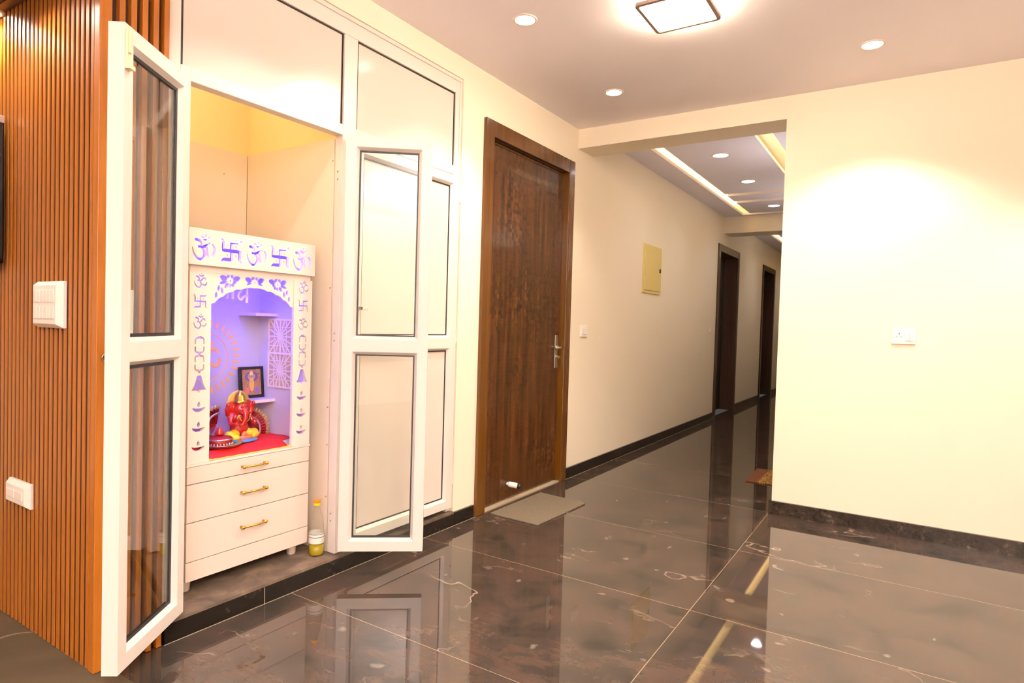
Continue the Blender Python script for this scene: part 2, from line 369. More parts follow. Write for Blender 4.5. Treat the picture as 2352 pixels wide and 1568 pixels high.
def tube(bm, pts, rad, seg=10, cap=True):
    pts = [Vector(p) for p in pts]; n = len(pts); rads = rad if isinstance(rad, (list, tuple)) else [rad]*n
    up = None; rings = []
    for i, p in enumerate(pts):
        d = (pts[min(i+1, n-1)]-pts[max(i-1, 0)]).normalized()
        if up is None: up = d.orthogonal().normalized()
        up = (up-d*up.dot(d)).normalized(); w = d.cross(up)
        rings.append([bm.verts.new(p+(up*math.cos(2*PI*k/seg)+w*math.sin(2*PI*k/seg))*rads[i]) for k in range(seg)])
    for a, b in zip(rings, rings[1:]):
        for k in range(seg):
            f = bm.faces.new((a[k], a[(k+1) % seg], b[(k+1) % seg], b[k])); f.smooth = True
    if cap: bm.faces.new(rings[0][::-1]); bm.faces.new(rings[-1])
    return bm

def poly_yz(bm, pts, x0, x1, mi=0):
    """prism: polygon in the (y,z) plane from x0 to x1"""
    a = [bm.verts.new((x0, y, z)) for y, z in pts]; b = [bm.verts.new((x1, y, z)) for y, z in pts]
    fs = [bm.faces.new(a), bm.faces.new(b[::-1])]
    for i in range(len(pts)):
        j = (i+1) % len(pts); fs.append(bm.faces.new((a[j], a[i], b[i], b[j])))
    for f in fs: f.material_index = mi
    return bm

def ring_rects(bm, rects, mi=0):
    """strips between successive (u0,u1,z0,z1,t) rectangles; mitred corners"""
    R = [[bm.verts.new(p) for p in ((u0, t, z0), (u1, t, z0), (u1, t, z1), (u0, t, z1))] for u0, u1, z0, z1, t in rects]
    for a, b in zip(R, R[1:]):
        for i in range(4):
            f = bm.faces.new((a[i], a[(i+1) % 4], b[(i+1) % 4], b[i])); f.material_index = mi

def catmull(pts, n=5):
    P = [pts[0]]+list(pts)+[pts[-1]]; out = []
    for i in range(1, len(P)-2):
        for k in range(n):
            t = k/n; a, b, c, d = P[i-1], P[i], P[i+1], P[i+2]
            out.append(tuple(0.5*((2*b[j])+(-a[j]+c[j])*t+(2*a[j]-5*b[j]+4*c[j]-d[j])*t*t+(-a[j]+3*b[j]-3*c[j]+d[j])*t**3) for j in range(len(b))))
    out.append(tuple(pts[-1])); return out

def stroke(bm, pts, x0, x1, smooth=True):
    """ribbon prism along (y,z,width) points"""
    if smooth and len(pts) > 2: pts = catmull(pts, 5)
    Ls, Rs = [], []
    for i, (y, z, w) in enumerate(pts):
        a = pts[max(i-1, 0)]; b = pts[min(i+1, len(pts)-1)]
        dy, dz = b[0]-a[0], b[1]-a[1]; l = math.hypot(dy, dz) or 1
        Ls.append((y-dz/l*w/2, z+dy/l*w/2)); Rs.append((y+dz/l*w/2, z-dy/l*w/2))
    vl = [[bm.verts.new((x, *p)) for p in Ls] for x in (x0, x1)]; vr = [[bm.verts.new((x, *p)) for p in Rs] for x in (x0, x1)]
    n = len(pts)
    for i in range(n-1):
        bm.faces.new((vl[0][i], vl[0][i+1], vr[0][i+1], vr[0][i])); bm.faces.new((vl[1][i+1], vl[1][i], vr[1][i], vr[1][i+1]))
        bm.faces.new((vl[0][i+1], vl[0][i], vl[1][i], vl[1][i+1])); bm.faces.new((vr[0][i], vr[0][i+1], vr[1][i+1], vr[1][i]))
    bm.faces.new((vl[0][0], vr[0][0], vr[1][0], vl[1][0])); bm.faces.new((vr[0][-1], vl[0][-1], vl[1][-1], vr[1][-1]))

def glyph_om(bm, cy, cz, s, x0, x1, banner, w=0.085):
    T = lambda pts: [(cy+(a-0.5)*s, cz+(b-0.5)*s, c*s) for a, b, c in pts]
    S = lambda pts: stroke(bm, T(pts), x0, x1)
    S([(.14, .80, w), (.22, .82, w*1.25), (.34, .78, w), (.40, .68, w*.8), (.38, .58, w*.8), (.27, .53, w*1.2)])
    S([(.385, .56, w*.8), (.50, .44, w), (.545, .28, w*1.2), (.46, .10, w*1.1), (.34, .06, w), (.18, .16, w*.8), (.07, .36, w*.6), (.04, .52, w*.3)])
    if banner:
        S([(.44, .54, w), (.58, .60, w*1.2), (.68, .66, w*.9), (.76, .73, w*.4)])
        S([(.61, .60, w), (.645, .45, w*.8), (.66, .28, w*.9), (.72, .18, w*.5)])
        S([(.84, .70, w*.5), (.94, .58, w*.9), (.955, .45, w), (.91, .30, w*.9), (.84, .20, w*.5)])
    else:
        S([(.46, .52, w*.8), (.58, .58, w), (.68, .72, w), (.80, .74, w), (.92, .60, w*.5)])
        S([(.95, .47, w*.5), (.93, .33, w), (.80, .22, w), (.64, .30, w*.7)])
    S([(.38, .98, w*.3), (.46, .90, w*.8), (.58, .86, w*1.1), (.68, .90, w*.9), (.76, .98, w*.3)])
    y, z, r = cy+.08*s, cz+.52*s, .055*s
    poly_yz(bm, [(y-r, z), (y, z-r*1.1), (y+r, z), (y, z+r*1.1)], x0, x1)

def glyph_sw(bm, cy, cz, s, x0, x1, w=0.12):
    T = lambda pts: [(cy+(a-0.5)*s, cz+(b-0.5)*s, c*s) for a, b, c in pts]
    b = w
    stroke(bm, T([(.5, .06, b), (.5, .94, b)]), x0, x1, False); stroke(bm, T([(.12, .5, b), (.88, .5, b)]), x0, x1, False)
    for k in range(4):
        a = -k*PI/2
        R = lambda p: (.5+(p[0]-.5)*math.cos(a)-(p[1]-.5)*math.sin(a), .5+(p[0]-.5)*math.sin(a)+(p[1]-.5)*math.cos(a), p[2])
        stroke(bm, T([R(p) for p in ((.45, .89, b), (.72, .89, b), (.88, .90, b*.8), (.99, 1.0, b*.25))]), x0, x1)
        d = R((.70, .70, 0)); y, z, r = cy+(d[0]-.5)*s, cz+(d[1]-.5)*s, .035*s
        poly_yz(bm, [(y-r, z), (y, z-r), (y+r, z), (y, z+r)], x0, x1)

def cut(o, cutter_bm):
    """cut the cutter's solids out of o (applied straight away)"""
    me = bpy.data.meshes.new('cutter'); bmesh.ops.recalc_face_normals(cutter_bm, faces=cutter_bm.faces); cutter_bm.transform(MW[o.name].inverted())
    cutter_bm.to_mesh(me); cutter_bm.free(); c = bpy.data.objects.new('cutter', me); COL.objects.link(c)
    if o.parent: c.parent = o.parent
    md = o.modifiers.new('cut', 'BOOLEAN'); md.operation = 'DIFFERENCE'; md.solver = 'EXACT'; md.use_self = True; md.object = c
    dg = bpy.context.evaluated_depsgraph_get(); dg.update()
    nm = bpy.data.meshes.new_from_object(o.evaluated_get(dg)); o.modifiers.clear(); o.data = nm
    bpy.data.objects.remove(c)

def remesh(o, vox):
    md = o.modifiers.new('r', 'REMESH'); md.mode = 'VOXEL'; md.voxel_size = vox; md.use_smooth_shade = True
    sm = o.modifiers.new('s', 'SMOOTH'); sm.iterations = 3; sm.factor = 0.5
    dg = bpy.context.evaluated_depsgraph_get(); dg.update()
    nm = bpy.data.meshes.new_from_object(o.evaluated_get(dg)); o.modifiers.clear(); o.data = nm

def copy_tree(o, parent=None):
    c = o.copy(); COL.objects.link(c); c.parent = parent
    for ch in list(o.children): copy_tree(ch, c)
    return c

# ------------------------------------------------------------------ key planes (metres; camera above the origin)
WX = -2.255        # face of the long left wall
RX = -2.240        # face of its skirting / plinth riser / slat panel side
FY = 4.400         # face of the far wall
CZ = 2.74          # living ceiling
HZ = 2.78          # corridor ceiling
XR, YB, XL = 2.7, -3.2, -4.6

# ================================================================== THE ROOM
struct('floor', boxes((RX-0.06, XR+.1, 1.035, 16.2, -0.06, 0), (-2.0, XR+.1, YB-.1, 1.035, -0.06, 0)), M['floor'])
f2 = struct('floor', boxes((XL-.1, -2.0, YB-.1, 1.035, -0.06, 0)), M['tile'])

w = BM()
T = -2.40
box(w, T, WX, 2.92, 3.135, 0, CZ)
box(w, T, WX, 1.21, 2.92, 2.62, CZ)
box(w, T, WX, 3.135, 4.325, 2.466, CZ)
box(w, T, WX, 4.325, 8.63, 0, 2.9)
box(w, T, WX, 8.63, 9.83, 2.385, 2.9)
box(w, T, WX, 9.83, 11.62, 0, 2.9)
box(w, T, WX, 11.62, 12.76, 2.385, 2.9)
box(w, T, WX, 12.76, 16.2, 0, 2.9)
struct('wall_left', w, M['wall'])
struct('wall_far', boxes((-0.74, XR+.1, FY, FY+.15, 0, CZ)), M['wall'])
struct('wall_corridor_right', boxes((-0.74, -0.6, FY+.15, 16.2, 0, 2.9)), M['wall'])
struct('wall_corridor_end', boxes((-2.4, -0.6, 16.0, 16.2, 0, 2.9)), M['wall'])
struct('wall_right', boxes((XR, XR+.1, YB, FY, 0, CZ)), M['wall'])
struct('wall_front', boxes((XL, XR, YB-.1, YB, 0, CZ)), M['wall'])
struct('wall_left', boxes((XL-.1, XL, YB, 1.2, 0, CZ)), M['wall'])
# alcove behind the white doors
struct('wall_back', boxes((-3.12, -3.012, 1.10, 2.17, 0.0, CZ), (-3.012, -2.325, 1.10, 1.235, 0.0, CZ), (-3.012, -2.325, 2.050, 2.17, 0.0, CZ), (-3.012, -2.325, 1.235, 2.05, 2.64, CZ)), M['niche'])

struct('ceiling', boxes((RX-.02, XR+.1, 1.0, FY+.15, CZ, CZ+.08), (XL-.1, XR+.1, YB-.1, 1.0, CZ, CZ+.08)), M['ceil'])
struct('trim_1', boxes((WX, -0.74, FY, 4.67, 2.592, CZ)), M['wall'])
struct('trim_2', boxes((WX, -0.74, 8.93, 9.30, 2.555, 2.9)), M['wall'])
# corridor false ceiling with recessed light slots
w = BM()
TH = 0.03
def hall_section(y0, y1, s0, s1, cross):
    box(w, WX, -2.0, y0, y1, HZ, HZ+TH); box(w, -0.99, -0.74, y0, y1, HZ, HZ+TH)
    if s0 > y0: box(w, -2.0, -0.99, y0, s0, HZ, HZ+TH)
    box(w, -2.0, -0.99, s1, y1, HZ, HZ+TH)
    cuts = [s0]+[v for c in cross for v in c]+[s1]
    for a, b in zip(cuts[::2], cuts[1::2]): box(w, -1.885, -1.13, a, b, HZ, HZ+TH)
hall_section(4.67, 8.93, 4.67, 8.85, ((7.43, 7.56), (7.87, 8.0), (8.74, 8.849)))
hall_section(9.30, 16.0, 9.7, 15.0, ((12.2, 12.33),))
struct('ceiling', w, M['hallceil'])
struct('ceiling', boxes((-2.4, -0.6, 4.55, 16.2, 2.90, 2.98)), M['cove'])

# skirting and plinth
struct('baseboard_left', boxes((WX, RX, 2.925, 3.112, 0, 0.078)), M['riser'])
w = BM(); ys = [4.345, 5.75, 7.2, 8.62]
for a, b in zip(ys, ys[1:]): box(w, WX, RX, a, b-.002, 0, 0.085)
box(w, WX, RX, 9.84, 11.61, 0, .085); box(w, WX, RX, 12.77, 16.0, 0, .085)
struct('baseboard_left', w, M['riser'])
struct('baseboard_far', boxes((-0.755, XR, FY-.018, FY, 0, 0.087), (-0.755, -0.74, FY, 16.0, 0, 0.087)), M['skirt'])
struct('baseboard_right', boxes((XR-.015, XR, YB, FY-.02, 0, 0.087)), M['skirt'])
t = BM(); box(t, -3.01, RX, 1.215, 2.92, 0, 0.072)
pl = struct('trim_3', t, M['riser'])
struct('plinth_top', boxes((-3.01, RX-.001, 1.215, 2.915, 0.072, 0.084)), M['ptop'], pl)
struct('joint', boxes((RX-.001, RX+.0005, 1.630, 1.6325, 0, 0.07)), M['grout'], pl)
w = BM()
for y0, y1 in ((1.215, 3.13), (4.33, 8.62)): box(w, RX, RX+.0022, y0, y1, 0, 0.0012)
struct('trim_4', w, M['grout'])

# ================================================================== SLATTED WOOD CLADDING
sl = thing('slatted_wall_panel', 'reddish-brown vertical wooden slat cladding wrapping the corner at the left', 'wall panel', (RX, 0.985, 0))
w = BM(); box(w, -4.55, -2.265, 1.012, 1.205, 0, CZ)
obj('backing_board', w, M['slatback'], sl)
w = BM()
x = -2.290; k = 0
while x > -4.52:
    box(w, x-.0185, x, .985, .9885, 0.002, 2.70, 0); box(w, x-.0180, x-.0005, .9885, 1.013, 0.002, 2.70, 1); x -= .0362; k += 1
obj('front_slats', w, [M['slat'], M['slatback']], sl)
w = BM()
for i in range(5):
    y = 1.040+i*.0365
    box(w, -2.266, RX, y, y+.0185, 0.002, 2.70)
obj('side_slats', w, M['slat'], sl, bevel=.0015)
w = BM(); box(w, -2.276, RX, .980, 1.018, 0.002, 2.70)
obj('corner_post', w, M['slat'], sl, bevel=.002)
# dropped dark wooden soffit in front of it
w = BM(); box(w, -4.55, -2.30, .40, .984, 2.355, 2.40)
for i in range(14): box(w, -4.55, -2.30, .41+i*.041, .41+i*.041+.028, 2.349, 2.356)
box(w, -4.55, -2.30, .40, .42, 2.349, CZ)
struct('ceiling', w, M['woodceil'])

# ================================================================== WHITE CUPBOARD FRONT
cup = thing('cupboard_front', 'tall white framed cupboard front with two open glazed doors and one closed', 'cupboard', (-2.29, 2.07, .085))
XF, XB = -2.270, -2.322
w = BM()
box(w, XB, XF, 1.2075, 1.262, .086, 2.62)          # left jamb
box(w, XB, XF, 1.262, 1.300, .086, 2.112)          # left jamb rebate
box(w, XB, XF, 2.030, 2.112, .086, 2.53)           # mullion
box(w, XB, XF, 2.870, 2.9185, .086, 2.62)          # right jamb
box(w, XB, XF, 1.262, 2.870, 2.53, 2.62)           # head
box(w, XB, XF, 1.300, 2.030, 2.062, 2.112)         # transom
box(w, XB, XF, 2.112, 2.870, 2.062, 2.112)
box(w, XF, XF+.008, 1.2075, 2.9185, 2.60, 2.62); box(w, XF, XF+.006, 2.902, 2.9185, .10, 2.60)
obj('frame', w, M['upvc'], cup, bevel=.003)
for y0, y1 in ((1.262, 2.030), (2.112, 2.870)):
    w = boxes((XF-.022, XF-.014, y0, y1, 2.112, 2.53)); p = obj('upper_panel', w, M['panel'], cup)
    w = BM(); g = .006
    for a in ((y0, y0+g*2, 2.112, 2.53), (y1-g, y1, 2.112, 2.53), (y0, y1, 2.53-g, 2.53), (y0, y1, 2.112, 2.1135)): box(w, XF-.014, XF-.010, *a)
    obj('gasket', w, M['gasket'], p)

def leaf(parent, mat4, W, z0, z1, zm, glassmat, name='door', hinge_u=0.0, mw=.043, T=.047, latch=False, bead=.017, gg=.0065):
    """glazed upvc leaf: local u (x) along the width from the hinge, y thickness, z up"""
    w = BM(); h = T/2
    box(w, 0, mw, -h, h, z0, z1); box(w, W-mw, W, -h, h, z0, z1)
    box(w, mw, W-mw, -h, h, z0, z0+mw); box(w, mw, W-mw, -h, h, z1-mw, z1)
    r = .0265; box(w, mw, W-mw, -h, h, zm-r, zm+r)
    ops = [(mw, W-mw, z0+mw, zm-r), (mw, W-mw, zm+r, z1-mw)]
    for u0, u1, a, b in ops:
        for s in (1, -1):
            ring_rects(w, [(u0, u1, a, b, s*h*.999), (u0+bead*.25, u1-bead*.25, a+bead*.25, b-bead*.25, s*h*.99), (u0+bead, u1-bead, a+bead, b-bead, s*.006), (u0+bead, u1-bead, a+bead, b-bead, 0)])
    w.transform(mat4); d = obj(name, w, M['upvc'], parent)
    g = BM()
    for u0, u1, a, b in ops:
        for s in (1, -1):
            ring_rects(g, [(u0+bead, u1-bead, a+bead, b-bead, s*.0062), (u0+bead+gg, u1-bead-gg, a+bead+gg, b-bead-gg, s*.0060), (u0+bead+gg, u1-bead-gg, a+bead+gg, b-bead-gg, s*.002)])
    g.transform(mat4); obj('gasket', g, M['gasket'], d)
    for u0, u1, a, b in ops:
        g = boxes((u0+bead-.004, u1-bead+.004, -.0025, .0025, a+bead-.004, b-bead+.004)); g.transform(mat4)
        obj('pane', g, glassmat, d)
    return d

def leafmat(hx, hy, fx, fy, side, T=.047):
    """local x from hinge to free edge; local +y is the face given by side"""
    d = Vector((fx-hx, fy-hy, 0)); W = d.length; d.normalize(); n = Vector((-d.y, d.x, 0))*side
    c = Vector((hx, hy, 0))-n*(T/2)
    return Matrix(((d.x, n.x, 0, c.x), (d.y, n.y, 0, c.y), (0, 0, 1, 0), (0, 0, 0, 1))), W

Z0, Z1, ZM = .112, 2.050, 1.084
# left leaf, swung open: the visible face starts at the fitted hinge and free edges
mt, W = leafmat(-2.214, 1.268, -1.966, .927, 1)
mt_t, Wt = mt, W
dl = leaf(cup, mt, W, Z0, Z1, ZM, M['glass'], gg=.011)
w = BM(); box(w, W-.022, W-.004, .0235, .031, 1.93, 2.035); box(w, W-.019, W-.007, .031, .036, 1.965, 2.03); box(w, W-.028, W-.002, .0235, .040, 1.918, 1.93)
w.transform(mt); obj('bolt', w, plain('cream_bolt_plastic', (226, 214, 178), 0.4), dl, label='cream plastic bolt at the top of the open door')
mt, W = leafmat(-2.230, 2.014, -1.918, 2.256, -1)
dr = leaf(cup, mt, W, Z0, Z1, ZM, M['glass'])
# closed leaf
mc = Matrix(((0, -1, 0, -2.2735), (1, 0, 0, 2.098), (0, 0, 1, 0), (0, 0, 0, 1)))
dc = leaf(cup, mc, 2.892-2.098, Z0, Z1, ZM, M['panel'])
w = boxes((-2.250, -2.236, 2.112, 2.126, 1.19, 1.30), (-2.236, -2.214, 2.112, 2.126, 1.25, 1.265), (-2.224, -2.214, 2.112, 2.160, 1.25, 1.265))
obj('handle', w, M['upvc'], dc, bevel=.002)
for z in (.24, 1.08, 1.90):
    w = BM(); cyl(w, (-2.256, 2.900, z), .0065, .09, seg=12); box(w, -2.262, -2.252, 2.893, 2.914, z+.01, z+.08); obj('hinge', w, M['upvc'], dc)
for z in (.24, 1.10, 1.86):
    for dz in (0, .035):
        w = BM(); cyl(w, (-2.300, 2.0275, z+dz), .004, .004, 'Y', 10); obj('screw', w, M['steel'], cup)
# lining boards in the alcove
ln = thing('alcove_lining', 'beige laminate boards lining the alcove behind the white shrine', 'lining', (-3.0, 2.04, .085))
obj('side_board', boxes((-2.998, -2.330, 2.032, 2.048, .086, 2.052)), M['lining'], ln)
obj('back_board', boxes((-3.011, -3.000, 1.236, 2.030, .086, 2.052)), M['lining'], ln)
for z in (.35, .6, .78, 1.35, 1.95):
    w = BM(); cyl(w, (-2.338, 2.0295, z), .004, .003, 'Y', 10); obj('screw', w, M['steel'], ln)
w = BM(); cyl(w, (-3.0005, 1.90, 1.93), .004, .002, 'X', 10); obj('screw', w, M['steel'], ln)

# ================================================================== SHRINE CABINET
sh = thing('home_shrine', 'white home temple cabinet with cut-out emblems and violet light in the alcove', 'shrine', (-2.57, 1.665, .085))
SF, SB = -2.380, -2.750
YL, YR = 1.370, 1.962
w = BM()
box(w, SB, SF-.016, YL+.002, YL+.022, .605, 1.52); box(w, SB, SF-.016, YR-.027, YR-.007, .605, 1.52)
box(w, SB, SB+.015, YL+.022, YR-.027, .605, 1.52); box(w, SB, SF-.016, YL+.002, YR-.007, 1.52, 1.538)
box(w, SB, SF-.052, YL+.022, YR-.027, .60, .632)
box(w, SF-.016, SF+.0018, YL+.002, YL+.010, 1.402, 1.538); box(w, SF-.016, SF+.0018, YR-.015, YR-.007, 1.402, 1.538); box(w, SF-.016, SF+.0018, YL+.002, YR-.007, 1.530, 1.538); box(w, SF-.016, SF+.0018, YL+.002, YR-.007, 1.400, 1.404)
obj('cabin', w, M['shrine_shaded'], sh)
w = BM(); box(w, SB, SF-.020, YL+.004, YR-.004, .140, .600)
obj('carcass', w, M['lam'], sh)
obj('counter', boxes((SB, SF+.002, YL-.002, YR+.002, .600, .609)), M['shrine'], sh, bevel=.001)
w = boxes((SF-.014, SF, YL, YR, .140, .2165)); obj('base_board', w, M['lam'], sh, bevel=.0012)
for z0, z1, zh in ((.2195, .3735, .302), (.3765, .5275, .452), (.5305, .5985, .561)):
    d = obj('drawer', boxes((SF-.018, SF, YL+.001, YR-.001, z0, z1)), M['lam'], sh, bevel=.0012)
    h = BM(); n = 9
    pts = [(SF+.020+.006*math.sin(PI*i/n), 1.610+i*(.108/n), zh+.002) for i in range(n+1)]
    tube(h, pts, .0042, 8)
    for y in (1.610, 1.718): ell(h, (SF+.020, y, zh+.002), (.007, .010, .0075), 12); cyl(h, (SF-.001, y, zh+.002), .005, .022, 'X', 12)
    obj('handle', h, M['gold'], d, smooth=True, label='small arched gold drawer handle')
for y in (YL+.03, YR-.045):
    for xx in (SF-.06, SB+.05):
        w = BM(); lathe(w, [(0, 0), (.016, 0), (.020, .004), (.023, .05), (.026, .056), (0, .056)], (xx, y, .0845), 20); obj('foot', w, M['shrine'], sh)
# banner
ban = obj('banner', boxes((SF+.002, SF+.016, 1.3565, 1.9605, 1.400, 1.543)), M['shrine'], sh)
c = BM()
for y in (1.416, 1.652, 1.886): glyph_om(c, y, 1.466, .100, SF-.02, SF+.04, True, .10)
for y in (1.536, 1.770): glyph_sw(c, y, 1.469, .094, SF-.02, SF+.04, .15)
cut(ban, c)
ban['label'] = 'white banner board with five cut-out sacred emblems'
# band behind the banner
obj('upper_band', boxes((SF-.016, SF-.004, YL+.004, YR-.010, 1.374, 1.402)), M['shrine'], sh)
# pillars
def diya(c, y, z, s):
    poly_yz(c, [(y-.5*s, z+.05*s), (y-.42*s, z-.12*s), (y-.22*s, z-.26*s), (y, z-.30*s), (y+.22*s, z-.26*s), (y+.42*s, z-.12*s), (y+.5*s, z+.05*s), (y+.25*s, z-.01*s), (y, z-.03*s), (y-.25*s, z-.01*s)], SF-.03, SF+.03)
    poly_yz(c, [(y, z+.03*s), (y+.11*s, z+.15*s), (y+.12*s, z+.27*s), (y+.02*s, z+.48*s), (y-.09*s, z+.33*s), (y-.12*s, z+.18*s)], SF-.03, SF+.03)
def bell(c, y, z, s):
    poly_yz(c, [(y-.10*s, z+.5*s), (y+.10*s, z+.5*s), (y+.14*s, z+.42*s), (y+.20*s, z+.2*s), (y+.30*s, z-.1*s), (y+.45*s, z-.32*s), (y+.10*s, z-.34*s), (y, z-.48*s), (y-.10*s, z-.34*s), (y-.45*s, z-.32*s), (y-.30*s, z-.1*s), (y-.20*s, z+.2*s), (y-.14*s, z+.42*s)], SF-.03, SF+.03)
def chain(c, y, z0, z1):
    h = (z1-z0)/2; wv = .0058
    for k in range(2):
        b = z0+k*h
        for s in (-1, 1):
            stroke(c, [(y+s*.002, b+h*.91, .009), (y+s*.013, b+h*.90, wv), (y+s*.0175, b+h*.80, wv), (y+s*.0175, b+h*.57, wv)], SF-.03, SF+.03)
            stroke(c, [(y+s*.0175, b+h*.43, wv), (y+s*.0175, b+h*.22, wv), (y+s*.013, b+h*.12, wv), (y+s*.002, b+h*.10, .009)], SF-.03, SF+.03)
        stroke(c, [(y, b-.004, .010), (y, b+h*.09, .010)], SF-.03, SF+.03, False)
    stroke(c, [(y-.008, z1-.003, .008), (y+.008, z1-.003, .008)], SF-.03, SF+.03, False)
for y0, y1, yc, zz in ((YL+.0005, 1.461, 1.415, (1.337, 1.257, 1.174, .975, 1.118, .926, .832, .752, .676)), (1.860, YR-.001, 1.912, (1.343, 1.259, 1.175, .975, 1.124, .928, .838, .759, .679))):
    p = obj('pillar', boxes((SF-.014, SF-.0005, y0, y1, .610, 1.378)), M['shrine'], sh)
    c = BM()
    glyph_om(c, yc, zz[0], .056, SF-.03, SF+.03, False, .10); glyph_sw(c, yc, zz[1], .056, SF-.03, SF+.03, .10); glyph_om(c, yc, zz[2], .056, SF-.03, SF+.03, False, .10)
    chain(c, yc, zz[3], zz[4]); bell(c, yc, zz[5], .072)
    for q in zz[6:]: diya(c, yc, q, .056)
    cut(p, c)
# arch fretwork
w = BM(); yc0 = 1.661; pts = [(1.4615, 1.374), (1.4615, 1.250), (1.476, 1.252)]
lob = [(-.180, 1.256), (-.146, 1.281), (-.108, 1.301), (-.066, 1.313), (0, 1.324), (.066, 1.313), (.108, 1.301), (.146, 1.281), (.180, 1.256)]
for (a, za), (b, zb) in zip(lob, lob[1:]):
    for k in range(7):
        t_ = k/7; pts.append((yc0+a+(b-a)*t_, za+(zb-za)*t_+.0055*math.sin(PI*t_)))
pts += [(1.842, 1.256), (1.846, 1.250), (1.8595, 1.250), (1.8595, 1.374)]
poly_yz(w, pts, SF-.014, SF-.006)
arch = obj('fretwork_arch', w, M['shrine'], sh)
c = BM()
def petal(cy, cz, ang, r0, r1, wd):
    P = []
    for t_ in [i/8 for i in range(9)]: P.append((r0+(r1-r0)*t_, wd*math.sin(PI*min(1, t_*1.0))**.8))
    poly = [(a, b) for a, b in P]+[(a, -b) for a, b in P[::-1][1:-1]]
    poly_yz(c, [(cy+a*math.cos(ang)-b*math.sin(ang), cz+a*math.sin(ang)+b*math.cos(ang)) for a, b in poly], SF-.03, SF+.02)
for k, cy in enumerate((1.546, 1.661, 1.776)):
    cz = 1.348
    petal(cy, cz, 0, -.004, .004, .004)
    for a, r1, wd in ((22, .056, .012), (158, .056, .012), (66, .027, .0085), (114, .027, .0085)):
        petal(cy, cz, math.radians(a-4 if a < 90 else a+4), .012, min(r1, .05), wd)
    if k != 1:
        for a, r1, wd in ((-16, .052, .0065), (-52, .040, .0085), (-90, .030, .006), (-128, .040, .0085), (-164, .052, .0065)):
            if k == 0 and a > -60: r1 = .030
            if k == 2 and a < -120: r1 = .030
            petal(cy, cz, math.radians(a), .012, r1, wd)
    else:
        for a in (-14, -166): petal(cy, cz, math.radians(a), .013, .042, .0042)
for s in (-1, 1):
    for dy, dz, a in ((.165, 1.315, 80), (.176, 1.285, 90), (.150, 1.305, 100)):
        petal(yc0+s*dy, dz, math.radians(a), -.014, .014, .0065)
cut(arch, c)
# hanging white syllables behind the arch
w = BM(); xx0, xx1 = -2.445, -2.437
D_ = .135
stroke(w, [(1.475+D_, 1.335, .009), (1.64+D_, 1.335, .009)], xx0, xx1, False)
for y in (1.505, 1.53, 1.60): stroke(w, [(y+D_, 1.335, .009), (y+D_, 1.278 if y != 1.60 else 1.264, .010)], xx0, xx1, False)
stroke(w, [(a_+D_, b_, .008) for a_, b_ in ((1.600, 1.298), (1.585, 1.292), (1.570, 1.277), (1.557, 1.290), (1.562, 1.308), (1.575, 1.320))], xx0, xx1)
for v_ in w.verts: v_.co.y *= .957; v_.co.z = 1.2+(v_.co.z-1.2)*.957
obj('hanging_letters', w, M['shrine'], sh, label='small white sacred syllables hanging inside the arch')
# corner shelves, light strip, sun emblem, side lattice
for z, xo in ((.793, -2.604), (1.207, -2.600)):
    obj('corner_shelf', boxes((SB+.0151, xo, 1.818, YR-.0271, z, z+.014)), M['shrine'], sh)
obj('light_strip', boxes((-2.428, -2.398, 1.41, 1.91, 1.512, 1.5195)), M['e_blue'], sh, label='violet led strip under the shrine roof')
em = BM(); XS = SB+.015; sc = (1.652, 1.010)
for k in range(32):
    a = 2*PI*k/32+.02; pr_ = [(.138, 0), (.150, .0062), (.165, .0045), (.182, 0), (.165, -.0045), (.150, -.0062)]
    poly_yz(em, [(sc[0]+r*math.cos(a)-b*math.sin(a), sc[1]+r*math.sin(a)+b*math.cos(a)) for r, b in pr_], XS, XS+.0015)
stroke(em, [(sc[0]+.112*math.cos(2*PI*k/40), sc[1]+.112*math.sin(2*PI*k/40), .0035) for k in range(41)], XS, XS+.0015, False)
glyph_om(em, sc[0]+.005, sc[1], .15, XS, XS+.0015, False, .10)
obj('sun_emblem', em, M['inlay'], sh, label='copper-coloured sun with rays on the back board')
YS = YR-.027
la = obj('lattice_ground', boxes((-2.655, -2.480, YS-.002, YS, .865, 1.192)), M['tan'], sh)
w = BM()
BK = [0]
def bar(x0, z0, x1, z1, wd=.005):
    d = Vector((x1-x0, 0, z1-z0)); l = d.length; d.normalize(); n = Vector((-d.z, 0, d.x))*wd/2
    ps = [(x0-n.x, z0-n.z), (x0+n.x, z0+n.z), (x1+n.x, z1+n.z), (x1-n.x, z1-n.z)]
    BK[0] += 1; e_ = BK[0]*.00004
    a = [w.verts.new((p[0], YS-.002, p[1])) for p in ps]; b = [w.verts.new((p[0], YS-.005-e_, p[1])) for p in ps]
    w.faces.new(a); w.faces.new(b[::-1])
    for i in range(4): w.faces.new((a[i], a[(i+1) % 4], b[(i+1) % 4], b[i]))
for zc in (.947, 1.110):
    hx, hz = .0875, .0815; cx_ = -2.5675
    for k in range(16):
        a = 2*PI*k/16+ (PI/16 if False else 0); ca, sa = math.cos(a), math.sin(a)
        t_ = min(hx/abs(ca) if abs(ca) > 1e-6 else 9, hz/abs(sa) if abs(sa) > 1e-6 else 9)
        bar(cx_, zc, cx_+ca*t_, zc+sa*t_, .0065)
    for s in (-1, 1):
        bar(cx_+s*.045, zc-.0815, cx_+s*.045, zc+.0815, .004)
        bar(cx_-.0875, zc+s*.045, cx_+.0875, zc+s*.045, .004)
for z in (.865, 1.0285, 1.192): bar(-2.658, z, -2.477, z, .009)
for xx in (-2.655, -2.48): bar(xx, .862, xx, 1.195, .009)
obj('lattice', w, M['shrine'], sh, label='white star-pattern fret panel in the side wall')

